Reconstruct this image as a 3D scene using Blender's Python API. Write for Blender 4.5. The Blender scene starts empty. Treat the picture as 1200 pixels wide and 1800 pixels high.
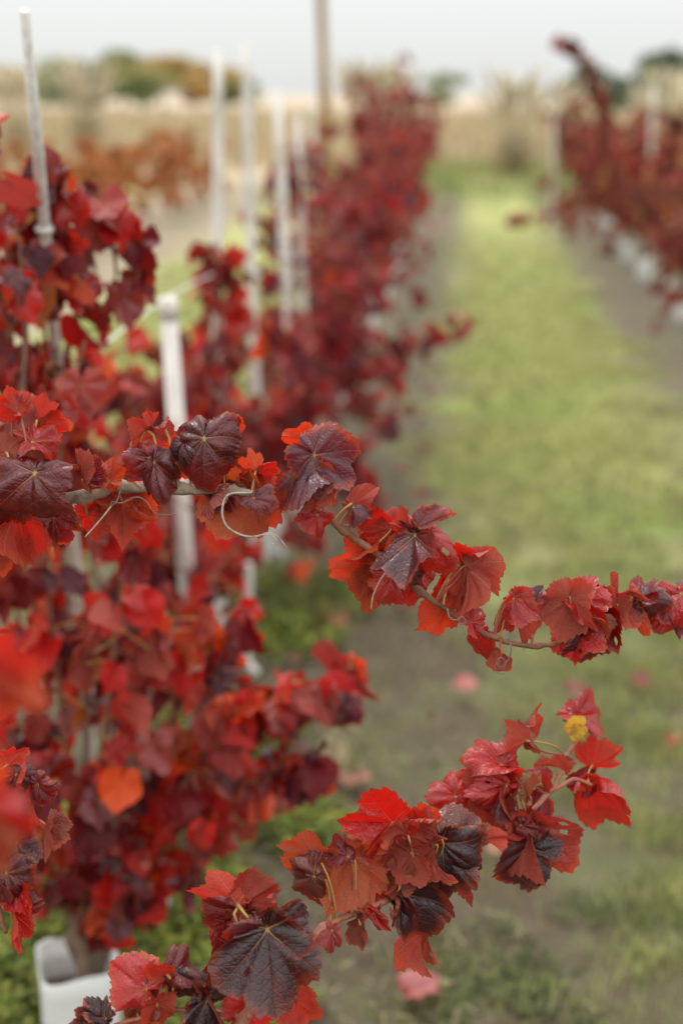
import bpy, math, random
import numpy as np
from mathutils import Vector, Matrix, Quaternion

sc = bpy.context.scene
COL = sc.collection
R = math.radians

# ------------------------------------------------------------------ camera
CAM = Vector((0, 0, 1.5)); FPX = 2500.0
PITCH, YAW = R(16.38), R(5.04)
cam_d = bpy.data.cameras.new('camera'); cam = bpy.data.objects.new('camera', cam_d); COL.objects.link(cam)
cam.location = CAM; cam.rotation_euler = (R(90) - PITCH, 0, YAW)
cam_d.sensor_fit = 'VERTICAL'; cam_d.sensor_height = 36; cam_d.sensor_width = 24; cam_d.lens = 50
cam_d.clip_start = 0.05; cam_d.clip_end = 3000
cam_d.dof.use_dof = True; cam_d.dof.focus_distance = 1.24; cam_d.dof.aperture_fstop = 2.9
sc.camera = cam
FW = Vector((-math.sin(YAW)*math.cos(PITCH), math.cos(YAW)*math.cos(PITCH), -math.sin(PITCH)))
RT = Vector((math.cos(YAW), math.sin(YAW), 0)); UP = RT.cross(FW); BK = -FW

# ------------------------------------------------------------------ sky and sun (overcast)
SUN_EL, SUN_AZ = R(58), R(-35)          # azimuth from +Y towards +X
world = bpy.data.worlds.new('World'); sc.world = world; world.use_nodes = True
nt = world.node_tree; bg = nt.nodes['Background']
sky = nt.nodes.new('ShaderNodeTexSky'); sky.sky_type = 'NISHITA'; sky.sun_disc = False
sky.sun_elevation = SUN_EL; sky.sun_rotation = SUN_AZ
# overcast sky, zenith raised above the standard ratio to lift the light: luminance rises smoothly from the horizon to the zenith, L = Lh (1 + k sin(elevation))
tcw = nt.nodes.new('ShaderNodeTexCoord'); sxyz = nt.nodes.new('ShaderNodeSeparateXYZ'); nt.links.new(tcw.outputs['Generated'], sxyz.inputs[0])
lum = nt.nodes.new('ShaderNodeMath'); lum.operation = 'MULTIPLY_ADD'; lum.use_clamp = False
mxz = nt.nodes.new('ShaderNodeMath'); mxz.operation = 'MAXIMUM'; nt.links.new(sxyz.outputs[2], mxz.inputs[0]); mxz.inputs[1].default_value = 0.0
nt.links.new(mxz.outputs[0], lum.inputs[0]); lum.inputs[1].default_value = 2.4; lum.inputs[2].default_value = 1.0
cloud = nt.nodes.new('ShaderNodeVectorMath'); cloud.operation = 'SCALE'; cloud.inputs[0].default_value = (7.35, 7.5, 7.45)
nt.links.new(lum.outputs[0], cloud.inputs['Scale'])
mx = nt.nodes.new('ShaderNodeMix'); mx.data_type = 'RGBA'; mx.inputs[0].default_value = 0.93
nt.links.new(sky.outputs[0], mx.inputs[6]); nt.links.new(cloud.outputs[0], mx.inputs[7])
nt.links.new(mx.outputs[2], bg.inputs[0]); bg.inputs[1].default_value = 0.1
sd = bpy.data.lights.new('sun', 'SUN'); sun = bpy.data.objects.new('sun', sd); COL.objects.link(sun)
sd.energy = 1.5; sd.angle = R(14); sd.color = (1, 0.97, 0.92)
sv = Vector((math.sin(SUN_AZ)*math.cos(SUN_EL), math.cos(SUN_AZ)*math.cos(SUN_EL), math.sin(SUN_EL)))
sun.rotation_euler = (-sv).to_track_quat('-Z', 'Y').to_euler(); sun.location = (0, 0, 30)
sc.view_settings.view_transform = 'Standard'; sc.view_settings.look = 'None'
sc.view_settings.exposure = 0.12; sc.view_settings.gamma = 1; sc.view_settings.use_curve_mapping = False
sc.render.engine = 'CYCLES'
sc.cycles.use_denoising = True; sc.cycles.max_bounces = 8; sc.cycles.transmission_bounces = 6
sc.cycles.use_adaptive_sampling = False

# ------------------------------------------------------------------ helpers
def ray(px, py): return FW + RT*((px-600)/FPX) + UP*((900-py)/FPX)
def P(px, py, D): return CAM + ray(px, py)*D                       # point at depth D
def PY(px, py, Y): r = ray(px, py); return CAM + r*(Y/r.y)         # point on the plane y = Y
def G(px, py, z=0.0): r = ray(px, py); return CAM + r*((z-CAM.z)/r.z)

class MB:
    def __init__(s): s.v = []; s.f = []; s.c = []; s.m = []; s.uv = []
    def add(s, vs, fs, col=None, mi=0):
        b = len(s.v); s.v += [tuple(v) for v in vs]
        for f in fs: s.f.append(tuple(i+b for i in f)); s.m.append(mi)
        if col is not None: s.c += [col]*len(vs)
    def tube(s, pts, rad, n=6, col=None, mi=0, caps=True):
        pts = [Vector(p) for p in pts]; k = len(pts)
        if not hasattr(rad, '__len__'): rad = [rad]*k
        vs, fs = [], []; ref = None
        for i, p in enumerate(pts):
            t = (pts[min(i+1, k-1)] - pts[max(i-1, 0)])
            t = t.normalized() if t.length > 1e-9 else Vector((0, 0, 1))
            if ref is None: ref = t.orthogonal().normalized()
            a = (ref - t*ref.dot(t)); a = a.normalized() if a.length > 1e-6 else t.orthogonal().normalized(); ref = a; b = t.cross(a)
            for j in range(n):
                w = 2*math.pi*j/n; vs.append(p + (a*math.cos(w) + b*math.sin(w))*rad[i])
        for i in range(k-1):
            for j in range(n): fs.append((i*n+j, i*n+(j+1) % n, (i+1)*n+(j+1) % n, (i+1)*n+j))
        if caps: fs.append(tuple(range(n-1, -1, -1))); fs.append(tuple((k-1)*n+j for j in range(n)))
        s.add(vs, fs, col, mi)
    def mesh(s, name, mats, smooth=True):
        me = bpy.data.meshes.new(name); me.from_pydata(s.v, [], s.f)
        for m in mats: me.materials.append(m)
        if len(mats) > 1: me.polygons.foreach_set('material_index', s.m)
        me.polygons.foreach_set('use_smooth', [smooth]*len(me.polygons))
        if s.c and len(s.c) == len(s.v):
            a = me.color_attributes.new('tint', 'FLOAT_COLOR', 'POINT')
            a.data.foreach_set('color', np.array([tuple(c)[:3]+(1.0,) for c in s.c], dtype=np.float32).ravel())
        me.update(); return me

def link(name, me, parent=None, loc=None):
    o = bpy.data.objects.new(name, me); COL.objects.link(o)
    if parent is not None: o.parent = parent
    if loc is not None: o.location = loc
    return o
def tag(o, label=None, cat=None, group=None, kind=None):
    if label: o['label'] = label
    if cat: o['category'] = cat
    if group: o['group'] = group
    if kind: o['kind'] = kind
    return o
def thing(name, label, cat, loc, group=None):
    o = bpy.data.objects.new(name, None); COL.objects.link(o); o.location = loc; o.empty_display_size = 0.05
    return tag(o, label, cat, group)
def smooth_path(pts, n=8):
    pts = [Vector(p) for p in pts]; out = []
    for i in range(len(pts)-1):
        p0 = pts[max(i-1, 0)]; p1 = pts[i]; p2 = pts[i+1]; p3 = pts[min(i+2, len(pts)-1)]
        for k in range(n):
            t = k/n
            out.append(0.5*((2*p1) + (p2-p0)*t + (2*p0-5*p1+4*p2-p3)*t*t + (3*p1-p0-3*p2+p3)*t**3))
    out.append(pts[-1]); return out
def lerp(a, b, t): return a + (b-a)*t

# ------------------------------------------------------------------ materials
class NG:
    """small wrapper to write shader maths"""
    def __init__(s, name):
        s.mat = bpy.data.materials.new(name); s.mat.use_nodes = True; s.t = s.mat.node_tree; s.t.nodes.clear()
        s.out = s.t.nodes.new('ShaderNodeOutputMaterial')
    def n(s, typ, **kw):
        nd = s.t.nodes.new(typ)
        for k, v in kw.items(): setattr(nd, k, v)
        return nd
    def put(s, sock, v):
        if isinstance(v, bpy.types.NodeSocket): s.t.links.new(v, sock)
        elif v is not None:
            if isinstance(v, (tuple, list)) and len(v) == 3 and sock.type == 'RGBA': v = tuple(v)+(1,)
            sock.default_value = v
    def m(s, op, a, b=None, c=None, clamp=False):
        nd = s.n('ShaderNodeMath', operation=op, use_clamp=clamp)
        s.put(nd.inputs[0], a); s.put(nd.inputs[1], b); s.put(nd.inputs[2], c); return nd.outputs[0]
    def mix(s, f, a, b, mode='MIX'):
        nd = s.n('ShaderNodeMix', data_type='RGBA', blend_type=mode)
        s.put(nd.inputs[0], f); s.put(nd.inputs[6], a); s.put(nd.inputs[7], b); return nd.outputs[2]
    def mixf(s, f, a, b):
        nd = s.n('ShaderNodeMix', data_type='FLOAT'); s.put(nd.inputs[0], f); s.put(nd.inputs[2], a); s.put(nd.inputs[3], b); return nd.outputs[0]
    def step(s, v, lo, hi, a=0.0, b=1.0):
        nd = s.n('ShaderNodeMapRange', interpolation_type='SMOOTHSTEP')
        s.put(nd.inputs[0], v); s.put(nd.inputs[1], lo); s.put(nd.inputs[2], hi); s.put(nd.inputs[3], a); s.put(nd.inputs[4], b); return nd.outputs[0]
    def noise(s, vec, scale, detail=3, rough=0.55, w=None):
        nd = s.n('ShaderNodeTexNoise', noise_dimensions='4D' if w is not None else '3D')
        if vec is not None: s.put(nd.inputs['Vector'], vec)
        s.put(nd.inputs['Scale'], scale); s.put(nd.inputs['Detail'], detail); s.put(nd.inputs['Roughness'], rough)
        if w is not None: s.put(nd.inputs['W'], w)
        return nd.outputs[0]
    def attr(s, name, typ='GEOMETRY'):
        return s.n('ShaderNodeAttribute', attribute_name=name, attribute_type=typ)
    def bump(s, h, strength=0.3, dist=0.002, normal=None):
        nd = s.n('ShaderNodeBump'); s.put(nd.inputs['Height'], h); s.put(nd.inputs['Strength'], strength); s.put(nd.inputs['Distance'], dist)
        if normal is not None: s.put(nd.inputs['Normal'], normal)
        return nd.outputs[0]
    def bsdf(s, col, rough=0.6, normal=None, spec=0.5, **kw):
        nd = s.n('ShaderNodeBsdfPrincipled'); s.put(nd.inputs['Base Color'], col); s.put(nd.inputs['Roughness'], rough)
        s.put(nd.inputs['Specular IOR Level'], spec)
        if normal is not None: s.put(nd.inputs['Normal'], normal)
        for k, v in kw.items(): s.put(nd.inputs[k.replace('_', ' ')], v)
        return nd.outputs[0]
    def done(s, shader): s.t.links.new(shader, s.out.inputs[0]); return s.mat

def leaf_material(name, per_object=True, detail=True):
    g = NG(name)
    oi = g.n('ShaderNodeObjectInfo')
    if per_object: base = oi.outputs['Color']; edge_amt = oi.outputs['Alpha']; rnd = g.m('MULTIPLY', oi.outputs['Random'], 40.0)
    else: base = g.attr('tint').outputs['Color']; edge_amt = 0.35; rnd = oi.outputs['Random']
    if not detail:
        back = g.n('ShaderNodeNewGeometry').outputs['Backfacing']
        bc = g.mix(g.m('MULTIPLY', back, 0.5), base, (0.38, 0.085, 0.06))
        sh = g.n('ShaderNodeMixShader'); tr = g.n('ShaderNodeBsdfTranslucent'); g.put(tr.inputs[0], g.mix(1.0, base, (1.5, 1.0, 1.0), 'MULTIPLY'))
        g.put(sh.inputs[0], 0.3); g.t.links.new(g.bsdf(bc, 0.55, spec=0.35), sh.inputs[1]); g.t.links.new(tr.outputs[0], sh.inputs[2])
        return g.done(sh.outputs[0])
    uv = g.n('ShaderNodeUVMap', uv_map='flat').outputs[0]
    sep = g.n('ShaderNodeSeparateXYZ'); g.put(sep.inputs[0], uv)
    x = g.m('ABSOLUTE', g.m('MULTIPLY_ADD', sep.outputs[0], 3.0, -1.5)); y = g.m('MULTIPLY_ADD', sep.outputs[1], 3.0, -1.5)
    rim = g.attr('rim').outputs['Fac']
    r = g.m('SQRT', g.m('ADD', g.m('MULTIPLY', x, x), g.m('MULTIPLY', y, y)))
    # palmate main veins and herring-bone side veins
    best_t = None
    for a in (0.0, R(47), R(104)):
        sa, ca = math.sin(a), math.cos(a)
        s_ = g.m('ADD', g.m('MULTIPLY', x, sa), g.m('MULTIPLY', y, ca))
        t_ = g.m('ABSOLUTE', g.m('SUBTRACT', g.m('MULTIPLY', x, ca), g.m('MULTIPLY', y, sa)))
        t_ = g.m('ADD', t_, g.m('MULTIPLY', g.m('LESS_THAN', s_, 0.0), 2.0))
        if best_t is None: best_t, best_s = t_, s_
        else:
            lt = g.m('LESS_THAN', t_, best_t); best_s = g.mixf(lt, best_s, s_); best_t = g.mixf(lt, best_t, t_)
    w = g.m('MULTIPLY_ADD', best_s, -0.012, 0.019)
    main = g.step(best_t, g.m('MULTIPLY', w, 0.35), w, 1.0, 0.0)
    ph = g.m('FRACT', g.m('ADD', g.m('SUBTRACT', g.m('MULTIPLY', best_s, 6.0), g.m('MULTIPLY', best_t, 5.0)), g.m('MULTIPLY', g.noise(uv, 6, 2), 0.25)))
    pd = g.m('ABSOLUTE', g.m('SUBTRACT', ph, 0.5))
    side = g.m('MULTIPLY', g.step(pd, 0.02, 0.07, 1.0, 0.0), g.step(best_t, 0.02, 0.3, 0.75, 0.15))
    vein = g.m('MAXIMUM', main, g.m('MULTIPLY', side, 0.5))
    vo = g.n('ShaderNodeTexVoronoi', feature='DISTANCE_TO_EDGE'); g.put(vo.inputs['Vector'], uv); g.put(vo.inputs['Scale'], 34.0)
    net = g.step(vo.outputs['Distance'], 0.0, 0.12, 1.0, 0.0)
    n1 = g.noise(uv, 4.0, 4, 0.6, rnd); n2 = g.noise(uv, 11.0, 4, 0.65, g.m('ADD', rnd, 7.0)); n3 = g.noise(uv, 42.0, 2, 0.5, rnd)
    dark = g.mix(1.0, base, (0.38, 0.36, 0.46), 'MULTIPLY'); warm = g.mix(0.55, base, (0.5, 0.035, 0.008))
    c = g.mix(g.m('MULTIPLY', g.step(n1, 0.5, 0.66), 0.55), base, dark)
    c = g.mix(g.m('MULTIPLY', g.step(n2, 0.52, 0.7), 0.4), c, warm)
    n0 = g.noise(uv, 2.0, 3, 0.55, g.m('ADD', rnd, 3.0))
    sr = g.n('ShaderNodeSeparateColor'); g.put(sr.inputs[0], base)
    c = g.mix(g.m('MULTIPLY', g.step(n0, 0.5, 0.62), g.step(sr.outputs[0], 0.03, 0.10, 0.12, 0.6)), c, g.mix(0.35, (0.26, 0.006, 0.008), base))
    redge = g.m('MULTIPLY', g.step(g.m('ADD', rim, g.m('MULTIPLY', g.m('SUBTRACT', n1, 0.5), 1.3)), 0.82, 1.05), edge_amt)
    c = g.mix(redge, c, (0.55, 0.085, 0.012))
    rust = g.m('MULTIPLY', g.step(g.m('ADD', rim, g.m('MULTIPLY', g.m('SUBTRACT', n3, 0.5), 0.4)), 0.94, 1.04), 0.75)
    c = g.mix(rust, c, (0.16, 0.05, 0.02))
    spot = g.m('MULTIPLY', g.step(n3, 0.66, 0.73), 0.55)
    c = g.mix(spot, c, (0.045, 0.015, 0.012))
    vcol_f = g.mix(0.5, c, (0.42, 0.13, 0.07))
    cf = g.mix(g.m('MULTIPLY', vein, 0.55), c, vcol_f)
    cf = g.mix(g.step(best_s, 0.0, 0.45, g.m('MULTIPLY', main, 0.7), 0.0), cf, (0.5, 0.28, 0.10))
    cb = g.mix(0.48, c, (0.48, 0.115, 0.07))
    cb = g.mix(g.m('MULTIPLY', net, 0.16), cb, (0.22, 0.03, 0.02))
    cb = g.mix(g.m('MULTIPLY', vein, 0.5), cb, (0.5, 0.19, 0.09))
    back = g.n('ShaderNodeNewGeometry').outputs['Backfacing']
    col = g.mix(back, cf, cb)
    col = g.mix(g.step(r, 0.02, 0.065, 0.9, 0.0), col, (0.55, 0.36, 0.11))
    h = g.m('SUBTRACT', g.m('MULTIPLY_ADD', n1, 0.8, g.m('MULTIPLY', n2, 0.5)), g.m('MULTIPLY', vein, g.mixf(back, 0.55, -0.5)))
    h = g.m('ADD', h, g.m('MULTIPLY', net, -0.10))
    nrm = g.bump(h, 0.6, 0.004)
    rough = g.mixf(back, g.m('MULTIPLY_ADD', n2, 0.36, 0.15), 0.6)
    spec = g.mixf(back, 0.9, 0.25)
    surf = g.bsdf(col, rough, nrm, spec)
    tr = g.n('ShaderNodeBsdfTranslucent'); g.put(tr.inputs[0], g.mix(1.0, c, (1.9, 0.8, 0.7), 'MULTIPLY')); g.put(tr.inputs[1], nrm)
    sh = g.n('ShaderNodeMixShader'); g.put(sh.inputs[0], 0.38); g.t.links.new(surf, sh.inputs[1]); g.t.links.new(tr.outputs[0], sh.inputs[2])
    return g.done(sh.outputs[0])

def plain(name, col, rough=0.7, var=0.3, scale=30, bump=0.0, stretch=None, spec=0.4):
    g = NG(name); tc = g.n('ShaderNodeTexCoord').outputs['Object']
    if stretch:
        mp = g.n('ShaderNodeMapping'); g.put(mp.inputs[0], tc); mp.inputs['Scale'].default_value = stretch; tc = mp.outputs[0]
    n1 = g.noise(tc, scale, 4, 0.6); n2 = g.noise(tc, scale*4.3, 3, 0.6)
    f = g.m('ADD', g.m('MULTIPLY', n1, 0.7), g.m('MULTIPLY', n2, 0.3))
    c = g.mix(g.step(f, 0.3, 0.7), tuple(v*(1-var) for v in col), tuple(min(1, v*(1+var)) for v in col))
    nrm = g.bump(f, 0.6, bump) if bump else None
    return g.done(g.bsdf(c, rough, nrm, spec))

def tinted(name, rough=0.7, trans=0.25, spec=0.3):
    g = NG(name); a = g.attr('tint').outputs['Color']
    tc = g.n('ShaderNodeTexCoord').outputs['Object']
    c = g.mix(g.step(g.noise(tc, 9.0, 3), 0.35, 0.7), g.mix(1.0, a, (0.75, 0.75, 0.75), 'MULTIPLY'), g.mix(1.0, a, (1.2, 1.18, 1.1), 'MULTIPLY'))
    tr = g.n('ShaderNodeBsdfTranslucent'); g.put(tr.inputs[0], c)
    sh = g.n('ShaderNodeMixShader'); g.put(sh.inputs[0], trans); g.t.links.new(g.bsdf(c, rough, None, spec), sh.inputs[1]); g.t.links.new(tr.outputs[0], sh.inputs[2])
    return g.done(sh.outputs[0])

M_LEAF = leaf_material('vine_leaf'); M_FOL = leaf_material('vine_foliage_far', False, False)
M_LEAFM = leaf_material('vine_leaf_soft', True, False)
M_CANE = plain('cane_bark', (0.20, 0.085, 0.045), 0.65, 0.45, 60, 0.0015, (1, 1, 1))
M_CANEG = plain('cane_bark_grey', (0.30, 0.22, 0.16), 0.8, 0.45, 70, 0.002)
M_SHOOT = plain('young_shoot', (0.36, 0.13, 0.08), 0.55, 0.35, 60)
M_PET = plain('petiole', (0.42, 0.22, 0.07), 0.5, 0.3, 120)
M_PETR = plain('petiole_red', (0.34, 0.09, 0.05), 0.5, 0.3, 120)
M_TEND = plain('tendril_dry', (0.40, 0.34, 0.27), 0.65, 0.35, 150)
M_TENDD = plain('tendril_dark', (0.16, 0.11, 0.08), 0.65, 0.35, 150)
M_TRUNK = plain('trunk_bark', (0.17, 0.11, 0.075), 0.9, 0.5, 45, 0.004, (1, 1, 0.3))
M_STAKE = plain('bamboo_weathered', (0.62, 0.59, 0.54), 0.6, 0.25, 40, 0.001, (4, 4, 0.5))
M_POST = plain('pale_post', (0.68, 0.64, 0.59), 0.6, 0.2, 18, 0.001, (3, 3, 0.4))
M_METAL = plain('galvanised', (0.42, 0.44, 0.45), 0.45, 0.15, 40)
M_TAPE = plain('tie_tape', (0.55, 0.53, 0.50), 0.6, 0.2, 60)
M_HOSE = plain('pale_line', (0.66, 0.63, 0.57), 0.5, 0.12, 30)
def sleeve_material():
    g = NG('white_sleeve'); tc = g.n('ShaderNodeTexCoord').outputs['Object']; sep = g.n('ShaderNodeSeparateXYZ'); g.put(sep.inputs[0], tc)
    n1 = g.noise(tc, 11, 5, 0.65); n2 = g.noise(tc, 60, 3, 0.6)
    c = g.mix(n1, (0.66, 0.655, 0.63), (0.76, 0.76, 0.745))
    mud = g.step(g.m('SUBTRACT', sep.outputs[2], g.m('MULTIPLY', n2, 0.10)), -0.04, 0.07, 0.75, 0.0)
    c = g.mix(mud, c, (0.20, 0.155, 0.105)); c = g.mix(g.m('MULTIPLY', g.step(n2, 0.62, 0.72), 0.25), c, (0.30, 0.25, 0.18))
    return g.done(g.bsdf(c, 0.5, g.bump(n1, 0.5, 0.012), 0.4))
M_SLEEVE = sleeve_material()
M_SOIL = plain('sleeve_soil', (0.12, 0.085, 0.06), 0.95, 0.4, 60, 0.004)
M_WOODPOLE = plain('pole_wood', (0.33, 0.21, 0.09), 0.85, 0.35, 12, 0.003, (3, 3, 0.25))
M_GRASS = tinted('grass_blades', 0.65, 0.3)
M_TREE = tinted('tree_leaves', 0.7, 0.2)
M_DRY = tinted('dry_stems', 0.8, 0.25)

# ------------------------------------------------------------------ ground
ROWS = (-0.61, 1.46, -3.9, 5.0)
def ground_material():
    g = NG('ground_soil_grass'); tc = g.n('ShaderNodeTexCoord').outputs['Object']
    sep = g.n('ShaderNodeSeparateXYZ'); g.put(sep.inputs[0], tc); X, Y = sep.outputs[0], sep.outputs[1]
    d = None
    for rx in ROWS:
        k = g.m('ABSOLUTE', g.m('SUBTRACT', X, rx))
        if rx < -3: k = g.m('SUBTRACT', k, 0.55)
        d = k if d is None else g.m('MINIMUM', d, k)
    nb = g.noise(tc, 2.2, 4, 0.6); nm = g.noise(tc, 14, 4, 0.65); nf = g.noise(tc, 70, 3, 0.6); nh = g.noise(tc, 0.5, 3)
    wob = g.m('ADD', g.m('MULTIPLY', g.m('SUBTRACT', nb, 0.5), 0.9), g.m('MULTIPLY', g.m('SUBTRACT', nm, 0.5), 0.45))
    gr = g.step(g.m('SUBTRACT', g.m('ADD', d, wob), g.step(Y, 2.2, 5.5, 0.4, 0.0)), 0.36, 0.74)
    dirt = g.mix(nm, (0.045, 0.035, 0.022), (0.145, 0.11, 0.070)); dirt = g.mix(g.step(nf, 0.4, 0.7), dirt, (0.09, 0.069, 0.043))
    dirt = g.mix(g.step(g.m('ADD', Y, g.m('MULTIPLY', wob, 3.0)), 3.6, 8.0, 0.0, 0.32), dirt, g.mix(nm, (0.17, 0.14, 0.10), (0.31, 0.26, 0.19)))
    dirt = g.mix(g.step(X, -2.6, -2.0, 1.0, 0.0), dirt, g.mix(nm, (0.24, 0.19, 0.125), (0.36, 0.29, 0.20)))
    moss = g.mix(nf, (0.085, 0.095, 0.04), (0.14, 0.15, 0.07))
    dirt = g.mix(g.m('MULTIPLY', g.step(nb, 0.48, 0.66), 0.6), dirt, moss)
    grass = g.mix(nm, (0.31, 0.32, 0.105), (0.35, 0.36, 0.135)); grass = g.mix(g.m('MULTIPLY', g.step(nh, 0.42, 0.68), 0.6), grass, (0.37, 0.35, 0.15))
    ng = g.noise(tc, 1.1, 3, 0.6); grass = g.mix(g.m('MULTIPLY', g.step(ng, 0.52, 0.64), 0.7), grass, (0.24, 0.33, 0.08)); grass = g.mix(g.m('MULTIPLY', g.step(ng, 0.46, 0.36), 0.6), grass, (0.36, 0.31, 0.18))
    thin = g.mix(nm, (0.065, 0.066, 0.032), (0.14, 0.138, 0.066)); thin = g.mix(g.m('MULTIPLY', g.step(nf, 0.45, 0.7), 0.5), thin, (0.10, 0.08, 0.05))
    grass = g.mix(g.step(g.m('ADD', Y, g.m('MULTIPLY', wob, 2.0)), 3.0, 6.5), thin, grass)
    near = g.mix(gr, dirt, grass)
    tan = g.mix(nb, (0.36, 0.28, 0.17), (0.50, 0.40, 0.27)); pink = g.mix(nh, (0.38, 0.30, 0.21), (0.46, 0.37, 0.27))
    fld = g.mix(g.step(Y, 60.0, 90.0), tan, pink)
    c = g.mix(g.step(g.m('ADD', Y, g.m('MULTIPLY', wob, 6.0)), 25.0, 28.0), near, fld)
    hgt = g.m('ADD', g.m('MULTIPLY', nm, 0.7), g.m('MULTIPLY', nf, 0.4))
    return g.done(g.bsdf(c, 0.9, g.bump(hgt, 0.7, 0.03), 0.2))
def build_ground():
    xs = np.concatenate([[-1500, -300, -80, -20], np.linspace(-5, 3, 81), [8, 30, 120, 500, 1500]])
    ys = np.concatenate([[-60, -5], np.linspace(0.2, 12, 120), np.linspace(13, 30, 30), [50, 100, 250, 700, 2200]])
    rng = random.Random(4)
    from mathutils import noise as mn
    vs = []
    for yv in ys:
        for xv in xs:
            inn = -5 <= xv <= 3 and 0.2 <= yv <= 30
            dr = min(abs(xv-r) for r in ROWS)
            z = (0.025*mn.noise(Vector((xv*1.3, yv*1.3, 0))) + 0.014*mn.noise(Vector((xv*6, yv*6, 3))) + 0.03*max(0, 1-dr/0.5) - 0.02) if inn else -0.02
            vs.append((xv, yv, z))
    nx = len(xs); fs = [(j*nx+i, j*nx+i+1, (j+1)*nx+i+1, (j+1)*nx+i) for j in range(len(ys)-1) for i in range(nx-1)]
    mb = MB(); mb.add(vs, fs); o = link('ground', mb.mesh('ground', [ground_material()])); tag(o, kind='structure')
build_ground()

# ------------------------------------------------------------------ leaf shapes
KN_T = np.radians([0, 12, 27, 47, 66, 80, 104, 128, 150, 166, 175, 180])
KN_R = np.array([1.0, 0.93, 0.80, 0.92, 0.84, 0.72, 0.80, 0.70, 0.62, 0.50, 0.24, 0.10])
def leaf_arrays(rng, nang=140, nrad=7, teeth=0.06, fold=(0.1, 0.1), curl=0.0, roll=0.0, cup=0.0, wave=0.06, lobes=1.0, crumple=0.02, width=1.0, back=1.0, rimcurl=0.0, notch=0):
    th = np.linspace(-math.pi, math.pi, nang, endpoint=False)
    j1 = np.array([rng.uniform(0.92, 1.08) for _ in KN_R]); j2 = np.array([rng.uniform(0.92, 1.08) for _ in KN_R])
    mean = 0.84; kr = np.where(KN_T < 2.4, mean + (KN_R-mean)*lobes, KN_R); kr[0] = 1.0
    kr = kr*np.interp(KN_T, [0, R(60), R(100), math.pi], [1, 1, back, back])
    j1[0] = j2[0] = 1; j1[-1] = j2[-1] = 1
    r = np.where(th >= 0, np.interp(np.abs(th), KN_T, kr*j1), np.interp(np.abs(th), KN_T, kr*j2))
    for _ in range(notch):      # torn or dried-out bites in the margin
        a0 = rng.uniform(-2.4, 2.4); r = r*(1 - rng.uniform(.08, .3)*np.exp(-((th-a0)/rng.uniform(.05, .16))**2))
    nt_ = max(6, int(nang/4)); ph = (th/(2*math.pi)*nt_) % 1.0
    ti = np.floor(th/(2*math.pi)*nt_).astype(int) % nt_; tamp = np.array([rng.uniform(0.5, 1.35) for _ in range(nt_)])[ti]
    saw = np.where(th >= 0, 1-ph, ph)
    tt = teeth*tamp*(saw-0.5)*np.clip((math.pi-np.abs(th))/0.4, 0, 1)*1.6
    X, Y, Z, RIM = [0.0], [0.0], [0.0], [0.0]
    p1, p2, p3 = rng.uniform(0, 6.28), rng.uniform(0, 6.28), rng.uniform(0, 6.28)
    k1, k2 = rng.choice([2, 3, 3, 4]), rng.choice([5, 6, 7])
    bl = 0
    for k in range(1, nrad+1):
        q = k/nrad; rr = r*q + tt*q**5
        # veins sit low, tissue between them puffs up
        a = np.abs(th); dv = np.min(np.abs(a[:, None]-np.array([0, R(47), R(104)])[None, :]), axis=1)
        puff = 0.045*np.sin(np.clip(dv/0.42, 0, 1)*math.pi*0.5)*math.sin(q*math.pi*0.8)
        z = puff + wave*q**2*np.sin(k1*th+p1) + wave*0.45*q**3*np.sin(k2*th+p2) + crumple*q*np.sin(11*th+p3+3*q) - cup*rr**2 - rimcurl*q**4*(0.6+0.4*np.sin(2*th+p2))
        X += list(rr*np.sin(th)*width); Y += list(rr*np.cos(th)); Z += list(z); RIM += [q]*nang
    X, Y, Z = np.array(X), np.array(Y), np.array(Z); flat = np.stack([X, Y], 1)
    f = np.where(X >= 0, fold[1], fold[0])
    sx = np.sqrt(X*X + 0.03**2) - 0.03
    X, Z = np.sign(X)*(sx*np.cos(f)) - 0*Z, Z + sx*np.sin(f)
    if abs(roll) > 1e-3:
        w = roll*X; X, Z = np.sin(w)/roll - Z*np.sin(w), (1-np.cos(w))/roll + Z*np.cos(w)
    if abs(curl) > 1e-3:
        w = curl*Y; Y, Z = np.sin(w)/curl - Z*np.sin(w), (1-np.cos(w))/curl + Z*np.cos(w)
    V = np.stack([X, Y, Z], 1)
    F = [(0, 1+(j+1) % nang, 1+j) for j in range(nang)]
    for k in range(nrad-1):
        b0, b1 = 1+k*nang, 1+(k+1)*nang
        F += [(b0+j, b0+(j+1) % nang, b1+(j+1) % nang, b1+j) for j in range(nang)]
    return V, F, flat, np.array(RIM)
def leaf_mesh(name, mat, rng, holes=0, **kw):
    V, F, flat, rim = leaf_arrays(rng, **kw)
    if holes:
        q = [i for i, f in enumerate(F) if len(f) == 4 and 0.35 < rim[f[0]] < 0.8 and V[f[0]][1] > 0.1]
        kill = set()
        for c in rng.sample(q, holes): kill |= {c, c+1, c+2}
        F = [f for i, f in enumerate(F) if i not in kill]
    # orientation check: upper side (+Z) is the front face
    me = bpy.data.meshes.new(name); me.from_pydata(V.tolist(), [], F)
    me.materials.append(mat); me.polygons.foreach_set('use_smooth', [True]*len(me.polygons))
    uvl = me.uv_layers.new(name='flat'); li = np.empty(len(me.loops), dtype=np.int32); me.loops.foreach_get('vertex_index', li)
    uvl.data.foreach_set('uv', ((flat[li]+1.5)/3.0).astype(np.float32).ravel())
    at = me.attributes.new('rim', 'FLOAT', 'POINT'); at.data.foreach_set('value', rim.astype(np.float32))
    me.update(); return me

def frame(origin, tip, normal, size):
    t = tip.normalized(); n = (normal - t*normal.dot(t)).normalized(); x = t.cross(n)
    m = Matrix((x, t, n)).transposed().to_4x4()
    return Matrix.Translation(origin) @ m @ Matrix.Scale(size, 4)

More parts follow.
